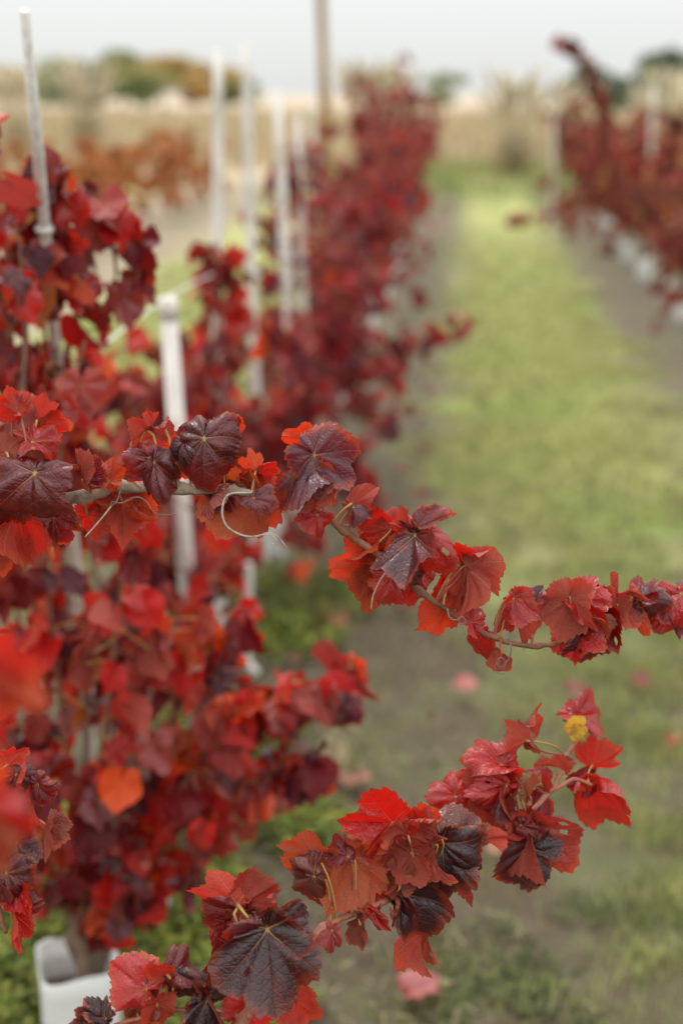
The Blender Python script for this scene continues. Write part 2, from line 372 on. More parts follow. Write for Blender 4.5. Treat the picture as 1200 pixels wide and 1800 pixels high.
RED = (.42, .010, .007); DRED = (.125, .003, .006); PUR = (.085, .010, .018); BLK = (.030, .004, .007)
ORG = (.54, .062, .006); PINK = (.31, .046, .036); OCH = (.30, .085, .018); YEL = (.62, .47, .02); BRN = (.17, .035, .02)
NAMES = dict(r=RED, d=DRED, p=PUR, b=BLK, o=ORG, k=PINK, c=OCH, y=YEL, n=BRN)
def jit(c, rng, a=0.18): f = rng.uniform(1-a, 1+a); return tuple(max(0.002, v*f*rng.uniform(0.93, 1.07)) for v in c)

def nearest_on(paths, p):
    best = None
    for pa in paths:
        for q in pa:
            d = (q-p).length
            if best is None or d < best[0]: best = (d, q)
    return best[1]

def add_petiole(leaf, J, A, t, n, rad, mat):
    """stalk from the junction J to the cane point A, a sub-part of the leaf"""
    d = (A-J).length; 
    if d < 0.004: return
    p1 = J - t*0.25*d - n*0.3*d; p2 = A + Vector((0, 0, 1))*0.18*d
    pts = [((1-s)**3)*J + 3*s*(1-s)**2*p1 + 3*s*s*(1-s)*p2 + s**3*A for s in [i/7 for i in range(8)]]
    inv = leaf.matrix_world_inv
    mb = MB(); sc_ = leaf.scale_u
    mb.tube([inv @ p for p in pts], [rad/sc_*k for k in (1.5, 1.05, .95, .9, .95, 1.0, 1.25, 1.7)], 6)
    o = link('petiole', mb.mesh('petiole', [mat])); return o

class LeafRef: pass
def place_leaf(vine_root, me, M, col, edge, A=None, rad=0.0011, mat=M_PET, t=None, n=None):
    o = bpy.data.objects.new('leaf', me); COL.objects.link(o); o.parent = vine_root
    off = Matrix.Translation(-vine_root.location)
    o.matrix_basis = off @ M
    o.color = (col[0], col[1], col[2], edge)
    if A is not None:
        ref = LeafRef(); ref.matrix_world_inv = M.inverted(); ref.scale_u = M.to_scale()[0]
        J = M.to_translation()
        pe = add_petiole(ref, J, A, t, n, rad, mat)
        if pe: pe.parent = o
    return o

# ------------------------------------------------------------------ hero vine (its canes reach into the picture)
HV = thing('grape_vine', 'grapevine in front whose long leafy canes arch across the dirt and the grass aisle', 'grapevine', (-0.62, 1.02, 0))
def child_mesh(name, mb, mats, root, smooth=True):
    o = link(name, mb.mesh(name, mats, smooth), root); o.matrix_basis = Matrix.Translation(-root.location); return o
def cane(root, pts, r0, r1, mat, nodes=True, seed=1, name='cane', sub=7):
    rng = random.Random(seed); path = smooth_path(pts, sub); L = len(path); mb = MB()
    rads = []
    for i in range(L):
        u = i/(L-1); r = lerp(r0, r1, u)
        if nodes and i % sub == 0 and 0 < i < L-1: r *= 1.55
        elif nodes and i % sub in (1, sub-1): r *= 1.12
        rads.append(r*rng.uniform(0.95, 1.05))
    path2 = [p + Vector((rng.uniform(-1, 1), rng.uniform(-1, 1), rng.uniform(-1, 1)))*r0*0.18 for p in path]
    mb.tube(path2, rads, 8)
    if nodes:       # buds at the nodes
        for i in range(sub, L-1, sub):
            dv = Vector((rng.uniform(-1, 1), rng.uniform(-1, 1), rng.uniform(0.2, 1))).normalized(); p = path2[i]; r = rads[i]
            mb.tube([p, p+dv*r*1.1, p+dv*r*1.6], [r*.6, r*.45, r*.12], 6)
    o = child_mesh(name, mb, [mat], root); return path, o

HEAD = Vector((-0.62, 1.02, 0.86))
def rd(x): return 1.235 if x < 700 else 1.235 + (x-700)/500*0.10       # depth along the in-focus cane
c1px = [(150, 872), (215, 856), (320, 860), (405, 862), (462, 872), (548, 886), (605, 933), (690, 994), (738, 1040), (808, 1086), (868, 1121), (945, 1136), (1030, 1112), (1110, 1080), (1165, 1070), (1230, 1062)]
pA, _ = cane(HV, [HEAD, P(-330, 960, 1.22), P(-160, 900, 1.235), P(-20, 886, 1.235)] + [P(x, y, rd(x)) for x, y in c1px[:5]], 0.0062, 0.0034, M_CANEG, seed=2)
pB, cane_main = cane(HV, [P(x, y, rd(x)) for x, y in c1px[4:]], 0.0036, 0.0014, M_CANE, seed=3)
def rd2(x): return 1.18 + max(0, (x-450))/600*0.20
c2px = [(330, 1900), (430, 1790), (500, 1700), (570, 1632), (640, 1598), (692, 1575), (765, 1522), (850, 1480), (905, 1450), (962, 1395), (985, 1360), (993, 1330), (1010, 1305), (1012, 1270)]
pC, _ = cane(HV, [HEAD + Vector((0.01, 0, -0.12)), P(-200, 1800, 1.2), P(60, 1880, 1.17)] + [P(x, y, rd2(x)) for x, y in c2px], 0.0048, 0.0016, M_SHOOT, seed=4)
pC2, _ = cane(HV, [P(962, 1395, rd2(962)), P(1007, 1370, 1.36), P(1040, 1380, 1.36)], 0.0022, 0.0014, M_SHOOT, nodes=False, seed=5)
pD, _ = cane(HV, [HEAD, P(-220, 1250, 1.2), P(-60, 1330, 1.2), P(0, 1420, 1.22), P(-5, 1560, 1.22), P(10, 1640, 1.22)], 0.0045, 0.0018, M_CANE, seed=6)
pE, _ = cane(HV, [HEAD, P(-420, 1000, 0.9), P(-150, 1180, 0.69), P(-110, 1320, 0.68), P(-120, 1480, 0.68)], 0.0045, 0.0018, M_CANE, seed=7)
mb = MB(); mb.tube(smooth_path([(-0.64, 1.0, -0.05), (-0.63, 1.03, .25), (-0.60, 1.0, .5), (-0.63, 1.03, .72), HEAD], 5), [.024]*6+[.020]*10+[.018]*5, 10)
child_mesh('trunk', mb, [M_TRUNK], HV)

# (junction x, y, tip angle, length px, pitch, roll, side f/b, colour, options)
H1 = [
 (62, 832, -98, 150, 12, 5, 'f', 'p', dict(fold=(-.05, .1), curl=-.35, wave=.08, dz=-.03, lobes=.9)),
 (58, 777, -12, 84, 30, -30, 'f', 'd', dict(fold=(.25, .1), dz=-.012)),
 (70, 742, -20, 66, 20, 10, 'b', 'r', dict(curl=.6, edge=.9, dz=.01)),
 (66, 738, 80, 46, 50, 10, 'b', 'k', dict(fold=(.8, .8), dz=.0)),
 (33, 727, 150, 70, 35, 20, 'b', 'r', dict(fold=(.5, .5), dz=-.005)),
 (34, 722, 55, 52, 20, 20, 'f', 'k', dict(fold=(.6, .3), dz=.004)),
 (12, 796, 168, 60, 10, 15, 'b', 'n', dict(dz=-.01)),
 (30, 800, 250, 72, 25, 30, 'f', 'p', dict(dz=.01)),
 (6, 846, 255, 130, 20, -25, 'f', 'd', dict(dz=-.005)),
 (30, 900, -75, 118, 18, 10, 'b', 'r', dict(dz=.02, edge=.6)),
 (0, 930, -95, 100, 12, 10, 'b', 'n', dict(dz=.025)),
 (95, 910, -60, 82, 20, 10, 'f', 'd', dict(dz=.02)),
 (177, 848, -40, 66, 18, 25, 'b', 'r', dict(edge=.9, fold=(.3, .1))),
 (178, 852, -95, 52, 25, -35, 'b', 'o', dict(dz=.004)),
 (177, 842, 82, 42, 55, 70, 'b', 'k', dict(fold=(.9, .9), width=.6)),
 (155, 905, -70, 60, 20, 10, 'b', 'r', dict(dz=.02)),
 (260, 757, 196, 64, 22, -15, 'b', 'k', dict(fold=(.15, .35))),
 (262, 752, 78, 38, 55, 60, 'b', 'k', dict(width=.6, fold=(.8, .6))),
 (262, 804, 218, 64, 15, 20, 'f', 'd', dict(fold=(.1, .3), dz=-.012)),
 (262, 806, 120, 50, 25, -20, 'f', 'd', dict(dz=-.008)),
 (272, 812, -82, 92, 20, -35, 'f', 'p', dict(fold=(.4, .0), dz=-.012)),
 (326, 776, 222, 80, 38, 25, 'f', 'p', dict(curl=-.4, dz=-.02, lobes=.6)),
 (318, 790, 240, 80, 15, 10, 'b', 'o', dict(dz=.012)),
 (290, 756, 122, 32, 20, 10, 'b', 'k', dict(fold=(.4, .4))),
 (359, 771, -97, 142, 15, -5, 'f', 'd', dict(fold=(-.15, -.2), curl=-.35, dz=-.030, lobes=1.35, wave=.1, back=1.0, width=.85)),
 (340, 768, 158, 66, 25, 5, 'f', 'o', dict(curl=-.5, dz=-.012, edge=1, back=.8)),
 (384, 768, 2, 84, 30, 10, 'f', 'p', dict(curl=-.6, edge=1, dz=-.020, wave=.09, back=.7)),
 (405, 755, 50, 40, 30, 0, 'b', 'o', dict(edge=1, dz=-.01)),
 (215, 880, -92, 94, 12, -12, 'b', 'k', dict(dz=.008, lobes=1.2, wave=.07)),
 (226, 872, -48, 84, 15, 20, 'f', 'o', dict(dz=.016, edge=.7)),
 (190, 872, 215, 50, 25, 20, 'b', 'r', dict(dz=.018)),
 (422, 850, -106, 138, 10, 8, 'b', 'c', dict(dz=.010, wave=.05, lobes=.9, edge=.6)),
 (434, 852, -58, 92, 20, -20, 'b', 'k', dict(dz=.02)),
 (384, 872, 236, 74, 30, 68, 'b', 'k', dict(width=.6, dz=-.004)),
 (449, 826, 112, 48, 20, 10, 'b', 'o', dict(dz=.006)),
 (452, 830, -5, 48, 20, 10, 'b', 'r', dict(dz=.012)),
 (450, 838, 235, 56, 20, 10, 'b', 'r', dict(dz=.014)),
 (548, 775, 165, 60, 12, -10, 'b', 'o', dict(dz=.0, edge=.2)),
 (560, 778, 66, 50, 25, 10, 'b', 'r', dict(dz=-.004)),
 (590, 772, -60, 46, 30, 10, 'b', 'o', dict(dz=-.006, edge=1)),
 (552, 800, -32, 108, 25, 8, 'f', 'p', dict(dz=-.028, curl=-.25, lobes=1.5, wave=.08, back=.9, edge=.5)),
 (549, 802, 196, 82, 28, 10, 'f', 'p', dict(dz=-.018, curl=-.3, lobes=1.1, back=.3)),
 (549, 808, -104, 108, 18, -22, 'f', 'p', dict(dz=-.022, fold=(.1, -.2), edge=.6, back=.2, width=.8)),
 (556, 838, -98, 78, 20, 58, 'b', 'k', dict(dz=-.03, width=.7)),
 (562, 862, -45, 46, 20, 0, 'f', 'o', dict(dz=.014)),
 (505, 850, -60, 50, 20, 0, 'b', 'r', dict(dz=.018)),
 (618, 886, 22, 66, 32, 12, 'b', 'k', dict(dz=.004)),
 (622, 892, -18, 50, 52, 0, 'f', 'p', dict(dz=-.01)),
 (686, 930, 186, 78, 15, 10, 'b', 'r', dict(dz=.006, wave=.07)),
 (690, 926, 95, 44, 20, 10, 'b', 'r', dict(dz=.010)),
 (668, 952, 235, 62, 20, 10, 'b', 'o', dict(dz=.014)),
 (668, 988, 190, 100, 22, 12, 'b', 'o', dict(dz=.010, lobes=1.5, curl=.3)),
 (668, 998, -112, 98, 12, -8, 'b', 'c', dict(dz=.014, lobes=1.1)),
 (660, 985, 160, 70, 30, 10, 'b', 'o', dict(dz=.018, edge=1)),
 (732, 934, -42, 124, 10, -8, 'f', 'd', dict(dz=-.03, lobes=1.3, back=.8, fold=(.12, .0), curl=-.2, edge=.4)),
 (730, 940, -100, 126, 18, 28, 'f', 'p', dict(dz=-.040, lobes=.7, width=.8, fold=(.1, .25), back=.2)),
 (735, 928, 22, 84, 32, 0, 'f', 'p', dict(dz=-.036, curl=-.3, edge=.8, lobes=.7, back=.3)),
 (726, 930, 118, 58, 20, 55, 'b', 'r', dict(dz=-.026, width=.7)),
 (728, 940, 250, 74, 20, 60, 'b', 'r', dict(dz=-.024, width=.6)),
 (740, 1005, 232, 80, 20, 10, 'f', 'r', dict(dz=.016)),
 (790, 1015, -85, 78, 15, 20, 'b', 'r', dict(dz=.012)),
 (817, 993, -42, 88, 18, -10, 'b', 'k', dict(dz=-.02, lobes=.6, fold=(.1, .3))),
 (818, 996, -80, 120, 18, 35, 'b', 'k', dict(dz=-.016, width=.65, lobes=.7)),
 (820, 985, 62, 44, 30, -30, 'b', 'r', dict(dz=-.014)),
 (832, 990, 38, 76, 30, 20, 'f', 'd', dict(dz=.008)),
 (796, 1008, -65, 88, 20, 10, 'b', 'r', dict(dz=.02)),
 (782, 1072, 214, 74, 14, 8, 'b', 'o', dict(dz=.008, lobes=.6, edge=.3)),
 (850, 1118, 238, 64, 20, 10, 'b', 'r', dict(dz=.014)),
 (902, 1052, -38, 76, 20, -12, 'f', 'r', dict(dz=-.016, lobes=.6, edge=.2)),
 (902, 1056, -82, 112, 22, 50, 'b', 'k', dict(dz=-.012, width=.65)),
 (896, 1060, 246, 68, 15, 10, 'b', 'r', dict(dz=-.002)),
 (938, 1060, 72, 46, 20, 30, 'f', 'p', dict(dz=.0, fold=(.5, .5), width=.8)),
 (975, 1052, 220, 64, 20, 20, 'f', 'd', dict(dz=.004)),
 (1000, 1052, -104, 92, 20, 25, 'b', 'k', dict(dz=-.012)),
 (1012, 1042, 60, 42, 30, 0, 'f', 'r', dict(dz=-.006)),
 (1022, 1050, -58, 84, 25, 10, 'f', 'r', dict(dz=-.010)),
 (1012, 1102, -96, 84, 20, 12, 'f', 'd', dict(dz=.002)),
 (1028, 1110, -82, 82, 18, -25, 'f', 'p', dict(dz=-.006)),
 (1042, 1062, 25, 60, 35, 10, 'f', 'd', dict(dz=-.004)),
 (1055, 1070, -70, 100, 20, 18, 'f', 'd', dict(dz=.0)),
 (1084, 1062, 86, 62, 20, 55, 'b', 'k', dict(dz=.0, width=.7, lobes=1.3)),
 (1108, 1050, -86, 108, 22, 48, 'b', 'k', dict(dz=-.016, width=.75, lobes=.7)),
 (1118, 1052, -48, 92, 20, 5, 'f', 'p', dict(dz=-.008, lobes=.7)),
 (1118, 1056, 42, 68, 35, 10, 'f', 'd', dict(dz=-.004, edge=.3)),
 (1172, 1062, -75, 78, 20, 20, 'f', 'd', dict(dz=.002)),
 (1196, 1044, -70, 74, 25, 10, 'f', 'r', dict(dz=-.006)),
 (1205, 1062, 230, 62, 25, 10, 'f', 'd', dict(dz=.004)),
 (1215, 1040, 100, 40, 25, 10, 'f', 'p', dict(dz=.004)),
]
H2 = [
 (1013, 1257, 2, 88, 20, 8, 'f', 'r', dict(lobes=.8, edge=.1)),
 (1010, 1256, 172, 42, 30, 30, 'f', 'r', dict(fold=(.5, .2), edge=.1)),
 (1018, 1276, 186, 38, 10, 20, 'f', 'y', dict(edge=0, lobes=.6, dz=-.035, notch=0)),
 (1010, 1284, -50, 28, 15, 20, 'f', 'y', dict(edge=0, lobes=.6, dz=-.035)),
 (982, 1350, 164, 54, 25, 55, 'f', 'd', dict(width=.7)),
 (1032, 1374, -38, 120, 15, -8, 'b', 'r', dict(lobes=1.35, edge=.1)),
 (1040, 1345, 25, 68, 30, 10, 'b', 'r', dict(dz=.01)),
 (1030, 1362, 240, 56, 20, 10, 'f', 'd', dict(dz=.012)),
 (934, 1449, -42, 138, 15, 5, 'f', 'd', dict(lobes=1.2, holes=3, dz=.004)),
 (938, 1446, 42, 70, 25, 0, 'f', 'd', dict(dz=.008)),
 (928, 1450, -82, 128, 18, 42, 'b', 'k', dict(dz=-.014, width=.7, lobes=.5)),
 (930, 1490, 232, 112, 20, 15, 'f', 'b', dict(dz=-.006, lobes=.7, edge=.3)),
 (926, 1452, 92, 44, 20, 70, 'b', 'k', dict(width=.4)),
 (926, 1300, 72, 82, 20, 58, 'b', 'k', dict(width=.7, lobes=.7)),
 (924, 1302, 232, 96, 25, 45, 'b', 'k', dict(width=.7, dz=-.012, lobes=.5)),
 (880, 1345, 158, 92, 40, 10, 'f', 'r', dict(dz=.0, curl=-.5, edge=.2)),
 (868, 1352, 200, 118, 20, 10, 'f', 'd', dict(dz=.014, edge=.5)),
 (890, 1380, 192, 92, 35, 10, 'f', 'r', dict(dz=-.01, curl=.5, edge=.1)),
 (888, 1392, 212, 104, 15, 20, 'b', 'n', dict(dz=-.004)),
 (886, 1388, -95, 72, 20, -40, 'f', 'd', dict(dz=-.008, width=.7)),
 (885, 1375, 50, 38, 30, 10, 'f', 'r', dict()),
 (800, 1400, 130, 74, 30, 10, 'f', 'd', dict(dz=.02)),
 (776, 1481, -42, 118, 20, 5, 'f', 'b', dict(dz=-.012, lobes=1.1)),
 (778, 1478, 22, 92, 25, 10, 'f', 'p', dict(dz=-.010)),
 (772, 1484, -88, 140, 15, -5, 'f', 'b', dict(dz=-.006, edge=.3)),
 (690, 1446, 172, 118, 35, 10, 'f', 'r', dict(dz=-.004, curl=.4, edge=.1)),
 (690, 1450, 208, 96, 15, 10, 'b', 'c', dict(dz=.004)),
 (694, 1452, -85, 70, 20, 10, 'b', 'r', dict(dz=.01)),
 (748, 1456, 92, 58, 20, 10, 'b', 'o', dict(dz=.0)),
 (742, 1452, 150, 55, 30, 10, 'b', 'r', dict(dz=.004)),
 (716, 1468, -72, 92, 20, 20, 'b', 'k', dict(dz=-.018, fold=(.3, .5))),
 (722, 1500, -110, 82, 20, -20, 'b', 'k', dict(dz=-.016)),
 (764, 1486, -94, 108, 20, 66, 'b', 'k', dict(dz=-.024, width=.6)),
 (770, 1470, 110, 66, 20, 60, 'b', 'k', dict(dz=-.02, width=.6)),
 (824, 1536, -80, 74, 20, 45, 'b', 'k', dict(dz=-.022, width=.8, lobes=.3)),
 (706, 1572, -48, 128, 20, 10, 'f', 'b', dict(dz=.0)),
 (704, 1574, -82, 92, 20, 40, 'f', 'p', dict(dz=-.008)),
 (742, 1640, -106, 92, 15, 40, 'b', 'k', dict(dz=.01, width=.7)),
 (752, 1645, -88, 74, 15, 60, 'b', 'n', dict(dz=.016, width=.6)),
 (614, 1508, -112, 124, 15, 15, 'b', 'c', dict(dz=-.010, fold=(.3, .3), lobes=.6)),
 (620, 1510, -75, 108, 20, -10, 'b', 'c', dict(dz=.0)),
 (612, 1506, 150, 62, 35, 20, 'f', 'd', dict(dz=-.016, curl=.8)),
 (640, 1560, -100, 70, 20, 10, 'f', 'r', dict(dz=.014)),
 (555, 1506, 164, 84, 15, 12, 'b', 'c', dict(dz=.004, lobes=.6)),
 (552, 1540, 200, 84, 25, 10, 'f', 'n', dict(dz=-.008, lobes=.6)),
 (550, 1530, 120, 60, 30, 10, 'f', 'd', dict(dz=-.002)),
 (560, 1545, -70, 70, 20, 10, 'b', 'r', dict(dz=.012)),
 (418, 1590, 168, 106, 20, 5, 'b', 'r', dict(dz=-.004, edge=.3)),
 (420, 1592, 32, 100, 22, 5, 'b', 'd', dict(dz=-.002, edge=.2)),
 (424, 1594, -18, 92, 20, 5, 'f', 'r', dict(dz=.006)),
 (430, 1600, 215, 108, 20, 10, 'f', 'd', dict(dz=.002)),
 (470, 1633, -84, 172, 0, 5, 'f', 'b', dict(edge=.15, dz=-.028, lobes=1.1, fold=(.1, .0), curl=-.2)),
 (468, 1634, -140, 110, 25, -8, 'f', 'p', dict(dz=-.022)),
 (474, 1632, -22, 108, 20, 10, 'f', 'b', dict(dz=-.020, edge=.3)),
 (400, 1660, 250, 94, 20, 10, 'f', 'd', dict(dz=.004)),
 (520, 1760, -80, 70, 20, 10, 'b', 'r', dict(dz=.01)),
 (259, 1739, 160, 92, 22, 5, 'f', 'd', dict(dz=-.004, edge=.7)),
 (262, 1740, 235, 82, 20, 10, 'f', 'd', dict(dz=.0, edge=.6)),
 (259, 1737, 75, 60, 25, 5, 'f', 'd', dict(dz=.002, edge=.4)),
 (296, 1713, 28, 84, 25, 10, 'f', 'd', dict(dz=-.002)),
 (300, 1716, -42, 92, 20, 10, 'f', 'b', dict(dz=.004)),
 (294, 1712, 150, 48, 35, 10, 'b', 'r', dict(dz=-.006)),
 (365, 1756, -75, 110, 20, 10, 'f', 'b', dict(dz=-.006)),
 (368, 1752, 60, 62, 20, 10, 'f', 'b', dict(dz=-.004)),
 (360, 1760, 200, 70, 20, 10, 'f', 'd', dict(dz=.006)),
 (276, 1765, -88, 56, 20, 10, 'b', 'r', dict(dz=-.012)),
 (240, 1775, -70, 62, 20, 10, 'b', 'c', dict(dz=.004)),
 (185, 1790, 140, 62, 20, 10, 'f', 'b', dict(dz=.0, edge=.7)),
 (180, 1795, 195, 76, 20, 10, 'f', 'b', dict(dz=.0)),
 (430, 1770, -60, 90, 20, 10, 'f', 'd', dict(dz=.01)),
]
H3 = [
 (14, 1344, 8, 70, 35, 10, 'b', 'r', dict(edge=.8)),
 (30, 1362, -12, 50, 25, 10, 'f', 'p', dict(dz=-.006)),
 (20, 1370, -70, 64, 20, 30, 'f', 'd', dict(dz=.004)),
 (68, 1378, -58, 66, 20, 30, 'f', 'd', dict(edge=.5, dz=-.004)),
 (60, 1400, -90, 62, 20, 40, 'f', 'r', dict(dz=.004)),
 (80, 1450, -100, 80, 20, 40, 'f', 'd', dict(dz=.006)),
 (12, 1535, -18, 74, 20, 15, 'f', 'p', dict(dz=-.004, edge=.4)),
 (0, 1550, -70, 66, 20, 10, 'f', 'p', dict(dz=-.006)),
 (28, 1560, -60, 62, 20, 30, 'f', 'r', dict(dz=.004)),
 (20, 1600, -82, 98, 15, 45, 'f', 'd', dict(dz=.0, width=.7)),
 (40, 1590, -55, 60, 20, 20, 'f', 'd', dict(dz=.006)),
 (30, 1480, -70, 70, 20, 20, 'f', 'b', dict(dz=.01)),
 (-10, 1420, -40, 90, 20, 20, 'f', 'd', dict(dz=.01)),
]
H4 = [
 (-40, 1195, -25, 112, 15, 10, 'b', 'o', dict()),
 (-30, 1170, 15, 116, 20, 20, 'b', 'r', dict()),
 (-60, 1230, -60, 104, 15, 10, 'b', 'r', dict()),
 (-40, 1425, -14, 132, 25, 10, 'f', 'r', dict(dz=.0)),
 (-60, 1390, 15, 95, 20, 10, 'b', 'o', dict(dz=.01)),
 (-40, 1460, -55, 110, 20, 10, 'b', 'c', dict(dz=-.01)),
 (-40, 1440, -5, 115, 45, 20, 'f', 'd', dict(dz=.01)),
]
hr = random.Random(77)
def hero(list_, paths, depth, rad=0.00105):
    for (jx, jy, ang, ln, pit, rol, side, ck, op) in list_:
        D = depth(jx) + op.get('dz', 0.0); J = P(jx, jy, D)
        a = R(ang); ti = RT*math.cos(a) + UP*math.sin(a)
        # visible side: upper faces look up to the sky, undersides a little down
        el = (-3 + pit*.8 + hr.uniform(-16, 24)) if side == 'f' else (-pit*.8 + hr.uniform(-16, 22))
        el = max(-40, min(62, el)); az = hr.uniform(-26, 26)
        nv = (BK*math.cos(R(el))*math.cos(R(az)) + UP*math.sin(R(el)) + RT*math.sin(R(az))).normalized()
        k = -(ti.dot(nv))/max(.25, BK.dot(nv)); k = max(-1.3, min(1.3, k)); t2 = (ti + BK*k).normalized()
        rol_ = rol*hr.choice((1, 1, -1))*(.45 if abs(rol) < 30 else .9)
        n2 = Quaternion(t2, R(rol_)) @ nv
        if side == 'b': n2 = -n2
        size = (.80 if side == 'f' else .86)*ln*D/FPX*min(1.5, math.sqrt(1+k*k))
        if abs(rol) >= 40: op = dict(op, fold=(hr.uniform(.75, 1.1), hr.uniform(.75, 1.1)))
        kw = dict(fold=op.get('fold', (hr.uniform(-.25, .7), hr.uniform(-.25, .7))), curl=op.get('curl', 0)*1.4 + hr.uniform(-1.2, .5),
                  roll=hr.uniform(-.9, .8), cup=hr.uniform(-.05, .12), wave=hr.uniform(.09, .19), lobes=op.get('lobes', hr.uniform(.75, 1.25)),
                  crumple=hr.uniform(.012, .03), width=op.get('width', hr.uniform(.82, 1.0)), teeth=hr.uniform(.035, .06), rimcurl=hr.uniform(-.3, .6), notch=hr.choice((0, 1, 1, 2, 3)),
                  back=op.get('back', .45 if sum(1 for q in list_ if abs(q[0]-jx)+abs(q[1]-jy) < 16) > 1 else .85))
        if ck == 'y': kw.update(wave=.05, rimcurl=0, fold=(.15, .2), curl=-.2, roll=.1, crumple=.005, notch=0)
        me = leaf_mesh('leaf', M_LEAF, hr, holes=op.get('holes', hr.choice((0, 0, 0, 1))), **kw)
        A = nearest_on(paths, J)
        if ck == 'd' and hr.random() < .4: ck = hr.choice('rrnk')
        if ck == 'p' and hr.random() < .3: ck = hr.choice('dn')
        col = jit(NAMES[ck], hr, 0.2)
        place_leaf(HV, me, frame(J, t2, n2, size), col, op.get('edge', hr.choice((.15, .3, .5))), A, rad*hr.uniform(.85, 1.15), M_PET if hr.random() < .7 else M_PETR, t2, n2)
pC3, _ = cane(HV, [P(430, 1790, 1.18), P(370, 1778, 1.185), P(300, 1776, 1.185), P(235, 1792, 1.185), P(170, 1815, 1.185)], .0026, .0016, M_SHOOT, nodes=False, seed=15)
hero(H1, [pA[14:], pB], rd); hero(H2, [pC[10:], pC2, pC3], rd2)
def filler(paths, n, seed, lo, hi, cks, depth_of):
    rg = random.Random(seed); out = []
    for k in range(n):
        pa = paths[0]; u = lo + (hi-lo)*(k+rg.random())/n; q = pa[min(len(pa)-1, int(u*(len(pa)-1)))]; d = q-CAM; D = d.dot(FW)
        px_, py_ = 600 + d.dot(RT)/D*FPX, 900 - d.dot(UP)/D*FPX
        a = rg.choice((-90, -90, -60, -120, 60, 110, 20, 170)) + rg.uniform(-25, 25); off = rg.uniform(8, 34)
        jx, jy = px_ + math.cos(R(a))*off, py_ - math.sin(R(a))*off
        out.append((jx, jy, a + rg.uniform(-35, 35) - (30 if a > 0 else 0), rg.uniform(34, 70), rg.uniform(5, 30), rg.choice((5, 10, 20, 45, 60)), rg.choice('ffb'), rg.choice(cks), dict(dz=rg.uniform(-.03, .02), back=.8)))
    return out
hero(filler([pA], 4, 5, .45, .95, 'rdorkp', None), [pA[14:], pB], rd); hero(filler([pB], 9, 6, .03, .98, 'rrorkdpc', None), [pB], rd)
hero(filler([pC], 15, 7, .32, .78, 'rrdkcodbn', None), [pC[10:], pC2], rd2)
hero(H3, [pD[10:]], lambda x: 1.215); hero(H4, [pE[10:]], lambda x: .68)

# tendrils of the front vine
def tendril(pts, r, mat, root=HV):
    mb = MB(); path = smooth_path(pts, 6); k = len(path); mb.tube(path, [lerp(r, r*.6, i/k) for i in range(k)], 6); child_mesh('tendril', mb, [mat], root)
D0 = 1.215
tendril([P(455, 868, 1.23), P(410, 867, D0), P(395, 878, D0), P(391, 905, D0), P(402, 928, D0), P(430, 942, D0), P(455, 942, D0), P(470, 937, D0), P(488, 944, D0), P(503, 962, D0)], .0011, M_TEND)
tendril([P(455, 941, D0), P(475, 940, D0-.004), P(486, 950, D0-.006), P(484, 958, D0-.004), P(478, 955, D0)], .0008, M_TEND)
tendril([P(212, 862, 1.23), P(205, 882, D0), P(195, 889, D0), P(199, 882, D0), P(215, 884, D0), P(240, 874, D0), P(258, 882, D0), P(275, 903, D0), P(308, 904, D0)], .0008, M_TENDD)
tendril([P(197, 888, D0), P(180, 910, D0), P(150, 944, D0)], .0009, M_TEND)
tendril([P(682, 1000, 1.22), P(668, 1020, D0), P(656, 1045, D0), P(652, 1070, D0)], .0007, M_TEND)
tendril([P(786, 1070, 1.235), P(790, 1086, 1.22), P(802, 1090, 1.22), P(812, 1084, 1.22), P(818, 1094, 1.22), P(808, 1097, 1.22), P(806, 1086, 1.22)], .0008, M_TENDD)
sp = [P(893, 1124, 1.262), P(898, 1140, 1.25), P(893, 1160, 1.25)] + [P(880+9*math.cos(a)*(1-.03*i), 1163+9*math.sin(a)+i*.5, 1.25) for i, a in enumerate([k*.9 for k in range(13)])] + [P(868, 1172, 1.25), P(874, 1183, 1.25), P(887, 1184, 1.25)]
tendril(sp, .0007, M_TENDD)
tendril([P(958, 1396, 1.34), P(940, 1382, 1.34), P(922, 1372, 1.34), P(908, 1372, 1.34), P(905, 1385, 1.34), P(918, 1392, 1.34), P(928, 1380, 1.34), P(915, 1366, 1.34), P(903, 1364, 1.34)], .0006, M_TENDD)

# ------------------------------------------------------------------ the other vines
vr = random.Random(5)
POST_X = PY(316, 800, 2.95).x
MID = [leaf_mesh('leaf_mid', M_LEAF, random.Random(100+i), nang=48, nrad=4, teeth=.06, fold=(vr.uniform(0, .95), vr.uniform(0, .95)), curl=vr.uniform(-1.3, .6), roll=vr.uniform(-.9, .9), wave=vr.uniform(.08, .18), rimcurl=vr.uniform(-.2, .4), lobes=vr.uniform(.7, 1.3)) for i in range(14)]
SOFT = [leaf_mesh('leaf_soft', M_LEAFM, random.Random(200+i), nang=16, nrad=2, teeth=.0, fold=(vr.uniform(-.1, .6), vr.uniform(-.1, .6)), curl=vr.uniform(-1.0, .4), wave=.1, lobes=1.2, crumple=0) for i in range(8)]
FAR = [leaf_arrays(random.Random(300+i), nang=10, nrad=1, teeth=0, fold=(.3, .3), curl=-.4, wave=.1, crumple=0) for i in range(5)]
EXTRA = [leaf_arrays(random.Random(330+i), nang=26, nrad=2, teeth=.06, fold=(vr.uniform(0, .6), vr.uniform(0, .6)), curl=vr.uniform(-.9, .3), wave=.12, crumple=0) for i in range(8)]
PAL_A = [(RED, 10), (DRED, 8), (PUR, 6), (PINK, 5), (ORG, 2), (OCH, 1)]
PAL_B = [((.26, .012, .014), 8), ((.14, .010, .014), 7), ((.10, .022, .030), 6), ((.30, .06, .05), 7), (ORG, .7), ((.18, .045, .035), 4)]
